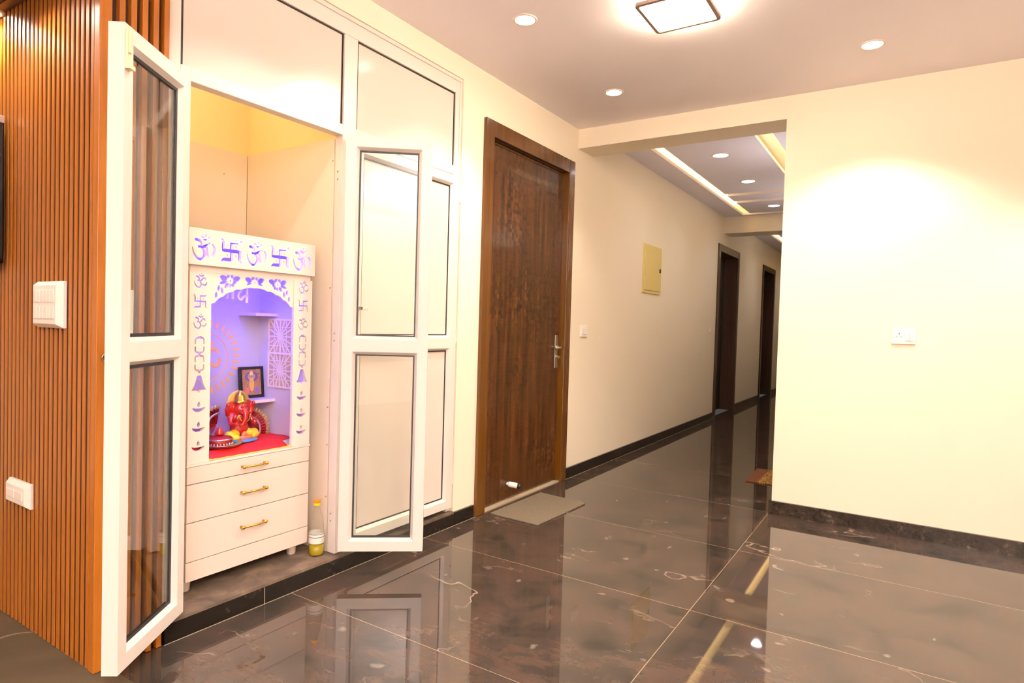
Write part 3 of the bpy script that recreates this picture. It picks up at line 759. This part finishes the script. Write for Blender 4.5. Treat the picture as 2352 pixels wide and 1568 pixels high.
# ---- things in the shrine
w = BM(); ny, nx = 24, 14
vs = []
for i in range(nx+1):
    row = []
    for j in range(ny+1):
        u, v = i/nx, j/ny; y = 1.475+v*(1.852-1.475); x_ = -2.725+u*(-2.390+2.725)
        if u < .84: y = 1.42+v*(1.932-1.42)
        z = .6372+.0016*math.sin(31*y+9*x_)+.0014*math.sin(52*x_+17*y)
        if u > .88: z = .6355-(u-.88)/.12*.0245
        row.append(w.verts.new((x_, y, z)))
    vs.append(row)
for i in range(nx):
    for j in range(ny): w.faces.new((vs[i][j], vs[i+1][j], vs[i+1][j+1], vs[i][j+1]))
cl = thing('altar_cloth', 'red cloth with gold braid hem spread on the shrine counter', 'cloth', (-2.55, 1.66, .633))
co = obj('fabric', w, M['red'], cl, smooth=True)
md = co.modifiers.new('th', 'SOLIDIFY'); md.thickness = .0015
w = BM()
tube(w, [(-2.387, 1.468+i*.0195, .6115+.0008*math.sin(i*2.1)) for i in range(21)], .0045, 8)
tube(w, [(-2.40-.012*i, 1.862+.0015*i, .614+.001*min(i, 20)+.0004*math.sin(i)) for i in range(26)], .004, 8)
tube(w, [(-2.40-.012*i, 1.468-.001*i, .614+.001*min(i, 20)) for i in range(16)], .004, 8)
for y in (1.468, 1.860): ell(w, (-2.389, y, .6135), (.010, .016, .005), 12)
obj('braid_hem', w, M['goldcloth'], cl, label='gold braid edging')

# ganesha idol (one continuous body), clothes and crown as parts
IX, IY, IZ = -2.560, 1.715, .643
S = 1.0
idol = thing('elephant_god_idol', 'small seated red elephant-headed idol with yellow legs on a blue base', 'figurine', (IX, IY, IZ))
def P(dx, dy, dz): return (IX+dx, IY+dy, IZ+dz)
w = BM()
ell(w, P(0, 0, .052), (.034, .042, .040)); ell(w, P(.004, 0, .095), (.030, .036, .034)); ell(w, P(.006, 0, .140), (.032, .033, .036))
for s in (-1, 1):
    ell(w, P(-.002, s*.043, .148), (.006, .026, .030), rot=Matrix.Rotation(s*.3, 4, 'X'))
    tube(w, [P(0, s*.030, .112), P(.006, s*.050, .098), P(.022, s*.056, .078), P(.040, s*.048, .078)], [.013, .012, .010, .009], 10)
    ell(w, P(.046, s*.046, .080), (.010, .009, .011))
    tube(w, [P(-.004, s*.030, .112), P(-.004, s*.056, .118), P(.004, s*.066, .140), P(.008, s*.064, .156)], [.012, .011, .009, .008], 10)
    ell(w, P(.010, s*.064, .162), (.008, .008, .010))
    for q in range(4): tube(w, [P(.046+.002*q, s*(.046+.004*(q-1.5)), .088), P(.054, s*(.046+.004*(q-1.5)), .096-.001*q)], [.0024, .0018], 6)
    tube(w, [P(.030, s*.014, .130), P(.044, s*.017, .122)], [.004, .0015], 8)
tube(w, [P(.034, 0, .138), P(.046, 0, .120), P(.050, -.004, .098), P(.048, -.012, .078), P(.046, -.022, .070), P(.046, -.028, .078)], [.014, .012, .010, .008, .007, .006], 12)
body = obj('body', w, M['redp'], idol); remesh(body, .0022)
w = BM()
for s in (-1, 1):
    tube(w, [P(.005, s*.018, .034), P(.020, s*.052, .024), P(.030, s*.064, .020), P(.048, s*.030, .016)], [.022, .021, .018, .012], 12); ell(w, P(.020, s*.060, .026), (.022, .022, .022))
o = obj('dhoti', w, M['yellow'], idol, label='yellow folded legs'); remesh(o, .003)
w = BM(); tube(w, [P(.046, s*.03, .014) for s in (-1, -.5, 0, .5, 1)], [.009, .011, .011, .011, .009], 10); ell(w, P(.044, -.004, .024), (.010, .014, .018)); obj('feet', w, M['skinp'], idol, smooth=True)
w = BM(); lathe(w, [(0, 0), (.072, 0), (.075, .004), (.073, .009), (.066, .012), (0, .012)], P(.008, 0, -.003), 36)
obj('base', w, M['blue'], idol, label='blue oval base')
w = BM(); lathe(w, [(.030, 0), (.034, .004), (.031, .012), (.027, .016), (.024, .030), (.016, .040), (.006, .048), (.006, .054), (0, .058)], P(-.002, 0, .166), 24)
obj('crown', w, M['gold'], idol)
for s in (-1, 1):
    w = BM(); ell(w, P(.035, s*.014, .150), (.003, .004, .0025), 10); obj('eye', w, M['black'], idol, smooth=True)
w = BM()
tube(w, [P(.037+.004*math.sin(PI*i/12), .030*math.cos(PI+PI*i/12), .118-.036*math.sin(PI*i/12)) for i in range(13)], .0025, 6)
for i in range(13): ell(w, P(.040+.004*math.sin(PI*i/12), .026*math.cos(PI+PI*i/12), .112-.028*math.sin(PI*i/12)), (.0034,)*3, 8)
obj('necklace', w, M['gold'], idol, smooth=True)
w = BM(); lathe(w, [(.052, -.003), (.058, 0), (.052, .003)], (0, 0, 0), 30); w.transform(Matrix.Translation(P(-.012, 0, .165)) @ Matrix.Rotation(PI/2, 4, 'Y')); 
cyl(w, P(-.014, 0, .165), .052, .002, 'X', 30); obj('halo', w, M['goldcloth'], idol)

# pleated red fan-shaped offering cloths with gold fringe
def fan(name, cx, cy, cz, a0, a1, r, label, mw_, tilt):
    t = thing(name, label, 'cloth ornament', (cx, cy, cz))
    w = BM(); n = 26; prev = None; fr = BM(); sil = BM()
    for i in range(n+1):
        a = a0+(a1-a0)*i/n; off = .005*(1 if i % 2 else -1)
        ring = []
        for q in (0.0, .45, .8, 1.0):
            rr = r*q+.004; ring.append((cx+off*q+tilt*q*.03, cy+rr*math.cos(a), cz+rr*math.sin(a)))
        vv = [w.verts.new(p) for p in ring]
        if prev:
            for j in range(3): w.faces.new((prev[j], prev[j+1], vv[j+1], vv[j]))
        prev = vv
        if True:
            for da in (-.025, .025):
                p0 = (cx+off+tilt*.03, cy+(r+.002)*math.cos(a+da), cz+(r+.002)*math.sin(a+da)); p1 = (cx+off+tilt*.035, cy+(r+.020)*math.cos(a+da), cz+(r+.020)*math.sin(a+da)); tube(fr, [p0, p1], [.0022, .001], 5)
    o = obj('pleats', w, mw_, t); md = o.modifiers.new('th', 'SOLIDIFY'); md.thickness = .0015
    obj('fringe', fr, M['goldcloth'], t, label='gold thread fringe')
    s_ = BM()
    for i in range(n):
        a = a0+(a1-a0)*(i+.5)/n; ell(s_, (cx+.006+tilt*.022, cy+r*.72*math.cos(a), cz+r*.72*math.sin(a)), (.003, .006, .006), 8)
    obj('silver_trim', s_, M['silver'], t, smooth=True, label='row of silver sequins')
    return t
fan('fan_ornament', -2.650, 1.800, .660, -.25, 1.75, .095, 'red pleated fan ornament with gold fringe right of the idol', M['maroon'], 1)
fan('fan_ornament', -2.650, 1.660, .705, 1.5, 4.1, .074, 'smaller maroon pleated ornament with silver sequins left of the idol', M['maroon'], .5)
# steel plate and the red box standing on it
w = BM(); lathe(w, [(0, .0), (.075, .0), (.090, .012), (.092, .013), (.089, .0145), (.074, .003), (0, .003)], (-2.500, 1.585, .6400), 40)
tag(obj('steel_plate', w, M['steel'], smooth=True), 'round steel offering plate on the red cloth behind the left pillar', 'plate')
t = thing('offering_box', 'low round red box with silver lace rim standing on the steel plate', 'box', (-2.505, 1.585, .6435))
w = BM(); lathe(w, [(0, 0), (.050, 0), (.052, .004), (.052, .030), (.048, .034), (0, .036)], (-2.505, 1.585, .6435), 36); obj('body', w, M['maroon'], t)
w = BM()
for i in range(26):
    a = 2*PI*i/26; ell(w, (-2.505+.053*math.cos(a), 1.585+.053*math.sin(a), .650), (.004, .004, .007), 8)
lathe(w, [(.0522, .024), (.055, .027), (.0522, .030)], (-2.505, 1.585, .6435), 36)
obj('lace_rim', w, M['silver'], t, smooth=True)
w = BM()
lathe(w, [(0, 0), (.014, 0), (.020, .006), (.018, .016), (.010, .024), (.012, .032), (0, .036)], (-2.530, 1.600, .6795), 20)
tag(obj('small_pot', w, M['redp'], smooth=True), 'tiny red and gold pot standing on the red round box', 'pot')
# framed picture on the lower corner shelf
px, ang = -2.690, .10
t = thing('picture_frame', 'small black-framed devotional picture on the lower corner shelf', 'picture frame', (-2.690, 1.868, .8075), .0)
w = BM(); y0, y1, z0, z1 = 1.802, 1.932, .808, .960
for a in ((y0, y1, z0, z0+.014), (y0, y1, z1-.014, z1), (y0, y0+.014, z0+.014, z1-.014), (y1-.014, y1, z0+.014, z1-.014)): box(w, -2.698, -2.682, *a)
rm = Matrix.Translation((-2.690, 0, z0)) @ Matrix.Rotation(-.10, 4, 'Y') @ Matrix.Translation((2.690, 0, -z0))
w.transform(rm); obj('frame', w, M['black'], t, bevel=.002)
w = BM(); box(w, -2.696, -2.686, y0+.013, y1-.013, z0+.013, z1-.013); w.transform(rm); obj('print', w, M['print'], t)
# oil bottle
bx, by, bz = -2.335, 1.978, .0842
t = thing('oil_bottle', 'clear plastic bottle with orange cap and a little yellow oil beside the shrine', 'bottle', (bx, by, bz))
prof = [(0, .002), (.026, 0), (.033, .004), (.035, .012), (.035, .055), (.0335, .060), (.035, .066), (.035, .112), (.033, .120), (.031, .150), (.026, .185), (.018, .215), (.0125, .235), (.0125, .252)]
w = BM(); lathe(w, prof, (bx, by, bz), 36); obj('bottle_body', w, M['bottle'], t)
w = BM(); lathe(w, [(0, .004), (.025, .003), (.031, .006), (.0335, .013), (.0335, .052), (0, .052)], (bx, by, bz), 36); obj('oil', w, M['oil'], t)
w = BM(); lathe(w, [(.0356, .062), (.0356, .110)], (bx, by, bz), 36)
for f in w.faces: f.material_index = 0
obj('paper_label', w, M['paper'], t)
w = BM()
for z, h_ in ((.104, .003), (.090, .003)):
    lathe(w, [(.0359, z), (.0359, z+h_)], (bx, by, bz), 36)
obj('print_lines', w, M['ink'], t)
w = BM(); cyl(w, (bx, by, bz+.238), .0155, .010, seg=28); obj('seal_ring', w, M['yel2'], t)
w = BM(); cyl(w, (bx, by, bz+.248), .0158, .016, seg=28); obj('cap', w, M['orange'], t, bevel=.002)

# ================================================================== MAIN DOOR
d1 = bpy.data.objects.new('door_1', None); COL.objects.link(d1); d1.location = (WX, 3.73, 0); MW[d1.name] = Matrix.Translation((WX, 3.73, 0)); d1['kind'] = 'structure'
fx = WX+.022
w = BM()
box(w, -2.37, fx, 3.132, 3.222, 0, 2.466); box(w, -2.37, fx, 4.232, 4.322, 0, 2.466); box(w, -2.37, fx, 3.222, 4.232, 2.366, 2.466)
box(w, -2.37, -2.325, 3.222, 3.236, .03, 2.366); box(w, -2.37, -2.325, 4.218, 4.232, .03, 2.366); box(w, -2.37, -2.285, 3.222, 4.232, 2.350, 2.366)
obj('door_frame', w, M['frame'], d1, bevel=.004)
lf = obj('door_leaf', boxes((-2.322, -2.282, 3.226, 4.228, .020, 2.346)), M['mosaic'], d1, bevel=.001)
obj('threshold', boxes((-2.335, -2.246, 3.222, 4.232, 0, .008), (-2.335, -2.30, 3.222, 4.232, .008, .016)), M['grout'], d1)
for z in (.36, 1.01, 1.60, 2.10):
    w = BM(); cyl(w, (-2.268, 3.2245, z), .006, .125, seg=12); box(w, -2.283, -2.268, 3.2205, 3.2285, z, z+.125); obj('hinge', w, M['silver'], d1)
w = BM(); box(w, -2.282, -2.274, 4.158, 4.202, .880, 1.130); hd = obj('handle_plate', w, M['steel'], lf, bevel=.003)
w = BM(); cyl(w, (-2.274, 4.182, 1.035), .017, .014, 'X', 20); cyl(w, (-2.262, 4.182, 1.035), .010, .026, 'X', 16)
tube(w, [(-2.240, 4.182, 1.035), (-2.238, 4.160, 1.034), (-2.240, 4.060+.04, 1.032)], .008, 10); obj('lever', w, M['steel'], hd, smooth=False)
w = BM(); cyl(w, (-2.274, 4.182, .965), .011, .020, 'X', 16); box(w, -2.256, -2.250, 4.165, 4.199, .960, .970); obj('lock_knob', w, M['steel'], hd)
w = BM(); cyl(w, (-2.282, 3.553, .115), .012, .01, 'X', 20); w2 = BM()
tube(w, [(-2.276, 3.555, .115), (-2.266, 3.560, .113), (-2.222, 3.585, .104)], [.016, .019, .019], 18)
st = obj('door_stopper', w, M['plastic'], lf, label='white cylindrical door stopper near the bottom')
w = BM(); tube(w, [(-2.222, 3.585, .104), (-2.200, 3.598, .100)], [.0195, .017], 18); obj('rubber_tip', w, M['rubber'], st) if False else obj('rubber_tip', w, M['rubber'], lf)

for nm, ya, yb in (('door_2', 8.63, 9.83), ('door_3', 11.62, 12.76)):
    d = bpy.data.objects.new(nm, None); COL.objects.link(d); d.location = (WX, (ya+yb)/2, 0); MW[d.name] = Matrix.Translation(d.location); d['kind'] = 'structure'
    w = BM(); box(w, T-.10, WX+.02, ya, ya+.09, 0, 2.385); box(w, T-.10, WX+.02, yb-.09, yb, 0, 2.385); box(w, T-.10, WX+.02, ya+.09, yb-.09, 2.285, 2.385)
    obj('door_frame', w, M['darkframe'], d, bevel=.004)
    lfb = obj('door_leaf', boxes((T-.08, T-.04, ya+.09, yb-.09, .01, 2.285)), M['darkdoor'], d)
    if nm == 'door_3':
        w = boxes((T-.04, T-.030, ya+.16, ya+.20, .88, 1.10)); tube(w, [(T-.030, ya+.18, 1.03), (T+.01, ya+.18, 1.03), (T+.01, ya+.28, 1.03)], .008, 8); obj('handle', w, M['steel'], lfb)

# ================================================================== LIGHT FITTINGS
def downlight(name, x, y, z, r, em, label, group, cat='ceiling light'):
    t = thing(name, label, cat, (x, y, z), 0, group)
    w = BM(); lathe(w, [(r*.93, -.001), (r*1.0, -.006), (r*1.18, -.004), (r*1.22, 0)], (x, y, z), 40); obj('trim_ring', w, M['trimring'], t)
    w = BM(); cyl(w, (x, y, z-.0035), r*.93, .003, seg=40); obj('diffuser', w, em, t)
    return t
def spot(x, y, z, e, col, size=108, blend=.45, r=.035, target=None):
    l = bpy.data.lights.new('lamp', 'SPOT'); l.energy = e; l.color = col; l.spot_size = math.radians(size); l.spot_blend = blend; l.shadow_soft_size = r
    o = bpy.data.objects.new('lamp', l); o.location = (x, y, z); COL.objects.link(o); return o
def arealamp(x, y, z, sx, sy, e, col, rot=(0, 0, 0)):
    l = bpy.data.lights.new('lamp', 'AREA'); l.shape = 'RECTANGLE'; l.size = sx; l.size_y = sy; l.energy = e; l.color = col
    o = bpy.data.objects.new('lamp', l); o.location = (x, y, z); o.rotation_euler = rot; COL.objects.link(o); return o
WARM = (1.0, .80, .60); WARM2 = (1.0, .87, .755); COOL = (.96, .95, 1.0)
g = 'round downlights in the living room ceiling'
vis = [(-1.704, 2.695, 'round white downlight left of the square ceiling lamp'), (-1.704, 3.810, 'round downlight nearest the brown door corner of the living room ceiling'), (-.235, 3.827, 'round downlight right of the square ceiling lamp near the far wall')]
for x, y, lb in vis: downlight('downlight', x, y, CZ, .052, M['e_down'], lb, g)
E_S = 72
for x, y in ((-1.704, 2.695), (-1.704, 3.810), (-.235, 3.827), (-1.704, 1.58), (1.235, 3.827), (-.235, 1.2), (1.235, 1.2), (-1.704, .3), (-.235, -1.5), (1.235, -1.5), (-2.9, -1.0), (-3.6, .2)):
    e = E_S*{(-1.704, 3.810): .38, (-1.704, 1.58): .45, (-1.704, 2.695): .62, (-1.704, .3): .25, (-2.9, -1.0): .2, (-3.6, .2): .2}.get((x, y), 1.0)
    spot(x, y, CZ-.015, e, WARM2)
g = 'round downlights in the corridor ceiling'
for y, lb in ((5.755, 'nearest and largest of the three round corridor ceiling lights'), (6.875, 'middle one of the three round corridor ceiling lights'), (8.33, 'farthest round corridor ceiling light beyond the cross grooves')):
    downlight('corridor_downlight', -1.512, y, HZ, .068, M['e_hall'], lb, g)
    spot(-1.512, y, HZ-.02, 10, COOL, 140, .8, .05)
for y in (10.8, 13.5): spot(-1.512, y, HZ-.02, 10, COOL, 140, .8, .05)
# square lamp
pc = (-.989, 2.921); hs = .160
t = thing('square_ceiling_lamp', 'square glowing ceiling lamp with a thin champagne rim and halo', 'ceiling light', (*pc, CZ))
w = BM(); r_ = .018
def rsq(h, r, z, n=5):
    out = []
    for cx_, cy_, a0 in ((h-r, h-r, 0), (-h+r, h-r, PI/2), (-h+r, -h+r, PI), (h-r, -h+r, 1.5*PI)):
        for k in range(n+1): a = a0+PI/2*k/n; out.append((pc[0]+cx_+r*math.cos(a), pc[1]+cy_+r*math.sin(a), z))
    return out
loops = [rsq(hs, .022, 2.712), rsq(hs, .022, 2.696), rsq(hs-.016, .012, 2.694), rsq(hs-.018, .012, 2.700)]
V = [[w.verts.new(p) for p in l_] for l_ in loops]
for a, b in zip(V, V[1:]):
    for i in range(len(a)): w.faces.new((a[i], a[(i+1) % len(a)], b[(i+1) % len(a)], b[i]))
w.faces.new(V[0]); obj('rim', w, M['panelframe'], t)
w = BM(); w.faces.new([w.verts.new(p) for p in rsq(hs-.0175, .012, 2.6995)]); obj('diffuser', w, M['e_panel'], t)
obj('lit_body', boxes((pc[0]-.135, pc[0]+.135, pc[1]-.135, pc[1]+.135, 2.7125, CZ)), M['e_halo'], t)
arealamp(pc[0], pc[1], 2.688, .28, .28, 26, (1.0, .84, .64))
# cove strips above the corridor ceiling (real led strips hidden by the lip)
cv = thing('cove_light_strip', 'warm strip lighting glowing inside the corridor ceiling grooves', 'light', (-1.5, 6.8, HZ+.05))
w = BM()
box(w, -2.06, -2.04, 4.75, 8.85, HZ+.04, HZ+.055); box(w, -.95, -.93, 4.75, 8.85, HZ+.04, HZ+.055)
box(w, -2.06, -2.04, 9.75, 14.9, HZ+.04, HZ+.055); box(w, -.95, -.93, 9.75, 14.9, HZ+.04, HZ+.055)
obj('led_strip', w, M['e_cove'], cv)
# downlight in the wooden soffit
downlight('soffit_downlight', -3.035, .940, 2.349, .040, M['e_down'], 'bright downlight in the dark wooden soffit at the top left', None)
spot(-3.035, .925, 2.335, 22, WARM2, 150, .6, .03); spot(-2.62, .80, 2.335, 16, WARM2, 150, .6, .03)
# unseen fill lamps added behind and beside the camera
arealamp(.9, -1.2, 2.72, .6, .6, 24, WARM2); arealamp(1.5, 1.6, 2.72, .4, .4, 16, WARM2); arealamp(-3.2, -1.6, 2.72, .6, .6, 5, WARM2)
arealamp(1.2, -1.2, 2.25, 1.2, 1.2, 610, (1, .93, .89), (PI, 0, 0))      # unseen uplight added to brighten the living ceiling
for y_, e_ in ((5.7, 2.4), (7.6, 2.2), (10.6, 2.4)): arealamp(-.84, y_, 2.05, .12, .5, e_, (.96, .95, 1.0), (PI, 0, 0))      # hidden uplights added to brighten the corridor ceiling
l = bpy.data.lights.new('lamp', 'POINT'); l.energy = .10; l.color = (.75, .9, 1); l.shadow_soft_size = .01; o = bpy.data.objects.new('lamp', l); o.location = (-2.66, 1.43, 1.36); COL.objects.link(o)   # white led inside the shrine
l = bpy.data.lights.new('lamp', 'POINT'); l.energy = 2.7; l.color = (1, .90, .72); l.shadow_soft_size = .04; o = bpy.data.objects.new('lamp', l); o.location = (-2.60, 1.50, 2.50); COL.objects.link(o)   # bulb in the top of the alcove

# ================================================================== FITTINGS ON THE WALLS
def plate_x(name, label, x, y0, y1, z0, z1, t_=.010, rockers=1, cat='switch'):
    """switch plate on a wall facing +x"""
    th = thing(name, label, cat, (x, (y0+y1)/2, z0))
    obj('plate', boxes((x, x+t_, y0, y1, z0, z1)), M['plastic'], th, bevel=.003)
    n = rockers; m_ = .012; wd = (y1-y0-2*m_)/n
    for i in range(n): obj('rocker', boxes((x+t_, x+t_+.004, y0+m_+i*wd+.001, y0+m_+(i+1)*wd-.001, z0+.018, z1-.018)), M['plastic'], th, bevel=.0015)
    return th
plate_x('wall_switch', 'small white switch plate on the wall right of the brown door', WX, 4.530, 4.652, 1.118, 1.208, rockers=2)
plate_x('wall_switch', 'tiny round-edged switch on the corridor wall before the first dark doorway', WX, 8.33, 8.40, 1.17, 1.23, rockers=1)
# distribution board
t = thing('distribution_box', 'flat cream-yellow metal electrical box on the corridor wall', 'electrical box', (WX, 6.10, 1.56))
obj('frame', boxes((WX, WX+.012, 5.858, 6.375, 1.556, 2.042)), M['box'], t, bevel=.003)
dd = obj('door', boxes((WX+.012, WX+.017, 5.885, 6.348, 1.585, 2.012)), M['box'], t, bevel=.002)
obj('latch', boxes((WX+.017, WX+.026, 6.300, 6.325, 1.78, 1.82)), M['black'], dd)
# socket on the far wall
t = thing('wall_socket', 'white socket and switch plate on the bright far wall', 'socket', (-.04, FY, 1.148))
obj('plate', boxes((-.104, .020, FY-.010, FY, 1.150, 1.243)), M['plastic'], t, bevel=.004)
obj('rocker', boxes((-.030, -.012, FY-.014, FY-.010, 1.172, 1.222)), M['plastic'], t, bevel=.001)
obj('rocker', boxes((-.010, .008, FY-.014, FY-.010, 1.172, 1.222)), M['plastic'], t, bevel=.001)
w = BM()
for dx, dz, r_ in ((-.064, .062, .0035), (-.0745, .044, .0028), (-.0535, .044, .0028)): cyl(w, (dx, FY-.0108, 1.150+dz), r_, .002, 'Y', 14)
obj('socket_holes', w, M['socket'], t)
# boards on the slats (facing -y)
def plate_y(name, label, x0, x1, z0, z1, y, t_, rows, cols, cat='switch'):
    th = thing(name, label, cat, ((x0+x1)/2, y, z0))
    w = BM(); b = .014
    R = [(x0, x1, z0, z1, y), (x0, x1, z0, z1, y-t_*.35), (x0+b, x1-b, z0+b, z1-b, y-t_)]
    V = [[w.verts.new(p) for p in ((a, yy, c), (bb, yy, c), (bb, yy, d), (a, yy, d))] for a, bb, c, d, yy in R]
    for p, q in zip(V, V[1:]):
        for i in range(4): w.faces.new((p[i], p[(i+1) % 4], q[(i+1) % 4], q[i]))
    w.faces.new(V[0]); w.faces.new(V[-1]); obj('plate', w, M['plastic'], th, bevel=.002)
    rh = (z1-z0-2*b-.02)/rows; cw = (x1-x0-2*b-.02)/cols
    for r in range(rows):
        for c in range(cols):
            a = x0+b+.01+c*cw; zz = z0+b+.01+r*rh
            obj('rocker', boxes((a+.002, a+cw-.002, y-t_-.003, y-t_, zz+.008, zz+rh-.008)), M['plastic'], th, bevel=.001)
    return th
plate_y('switch_board', 'large white switch board with two rows of switches on the wooden slats', -2.672, -2.464, 1.142, 1.306, .985, .030, 2, 6)
plate_y('wall_socket', 'lower white socket plate on the wooden slats near the floor', -2.915, -2.722, .462, .556, .985, .026, 1, 2, 'socket')
t = thing('wall_switch', 'white switch plate on the slats mostly hidden behind the open left door', 'switch', (RX, 1.05, 1.09))
obj('plate', boxes((RX, RX+.022, 1.004, 1.085, 1.090, 1.280)), M['plastic'], t, bevel=.003)
w = BM(); tube(w, [(RX+.008, 1.006+.012*math.cos(a), 1.052+.012*math.sin(a)) for a in [2*PI*i/20 for i in range(21)]], .0025, 8)
tag(obj('metal_ring', w, M['steel'], loc=(RX, 1.006, 1.052)), 'small metal ring below the hidden switch plate on the wood corner', 'ring')
# television
t = thing('television', 'black flat television whose right edge shows at the left picture border', 'television', (-3.46, .93, 1.37))
obj('casing', boxes((-3.98, -2.952, .925, .965, 1.379, 1.940)), M['black'], t, bevel=.006)
obj('screen', boxes((-3.96, -2.972, .9235, .926, 1.399, 1.920)), M['screen'], t)
obj('wall_bracket', boxes((-3.7, -3.4, .965, .9806, 1.5, 1.8)), M['black'], t)
obj('corner_cap', boxes((-2.967, -2.950, .922, .966, 1.913, 1.942)), M['silver'], t, bevel=.003)

# ================================================================== MATS
w = BM(); ps = [(-2.198, 3.232), (-1.842, 3.214), (-1.814, 3.809), (-2.190, 3.852)]
a = [w.verts.new((*p, .0005)) for p in ps]; b = [w.verts.new((*p, .011)) for p in ps]
w.faces.new(a[::-1]); w.faces.new(b)
for i in range(4): w.faces.new((a[i], a[(i+1) % 4], b[(i+1) % 4], b[i]))
tag(obj('doormat', w, M['mat'], loc=(-2.01, 3.53, 0), bevel=.003), 'rectangular grey-brown loop doormat in front of the brown door', 'doormat')
w = BM(); ps = [(-1.075, 5.200), (-.762, 5.215), (-.765, 5.77), (-1.090, 5.735)]
a = [w.verts.new((*p, .0005)) for p in ps]; b = [w.verts.new((*p, .008)) for p in ps]
w.faces.new(a[::-1]); w.faces.new(b)
for i in range(4): w.faces.new((a[i], a[(i+1) % 4], b[(i+1) % 4], b[i]))
tag(obj('doormat', w, M['pmat'], loc=(-1.09, 5.48, 0)), 'brown doormat with gold pattern in the corridor, partly behind the wall corner', 'doormat')

# ================================================================== CAMERA, WORLD, VIEW
R = [[0.8412071677643883, 0.5399457397549972, 0.028794079638791003], [-0.038794863823030094, 0.007154147777131595, 0.9992215853906158], [-0.5393194410020546, 0.8416694222139782, -0.026965241834989124]]
r, u, f = [Vector(v).normalized() for v in R]
cd = bpy.data.cameras.new('camera'); cam = bpy.data.objects.new('camera', cd); COL.objects.link(cam)
cam.matrix_world = Matrix(((r.x, u.x, -f.x, 0), (r.y, u.y, -f.y, 0), (r.z, u.z, -f.z, 1.2), (0, 0, 0, 1)))
cd.sensor_width = 36; cd.sensor_fit = 'HORIZONTAL'; cd.lens = 1431.348/2352*36; cd.clip_start = .02
bpy.context.scene.camera = cam
wd = bpy.data.worlds.new('world'); bpy.context.scene.world = wd; wd.use_nodes = True
wd.node_tree.nodes['Background'].inputs[0].default_value = (1, .9, .8, 1); wd.node_tree.nodes['Background'].inputs[1].default_value = .05
sc_ = bpy.context.scene
sc_.view_settings.view_transform = 'Standard'; sc_.view_settings.look = 'None'; sc_.view_settings.gamma = 1; sc_.view_settings.use_curve_mapping = False
sc_.view_settings.exposure = 0.52
sc_.cycles.max_bounces = 10; sc_.cycles.diffuse_bounces = 6; sc_.cycles.glossy_bounces = 5; sc_.cycles.transparent_max_bounces = 12
sc_.cycles.sample_clamp_indirect = 8; sc_.cycles.caustics_reflective = False; sc_.cycles.caustics_refractive = False
sc_.cycles.use_denoising = True
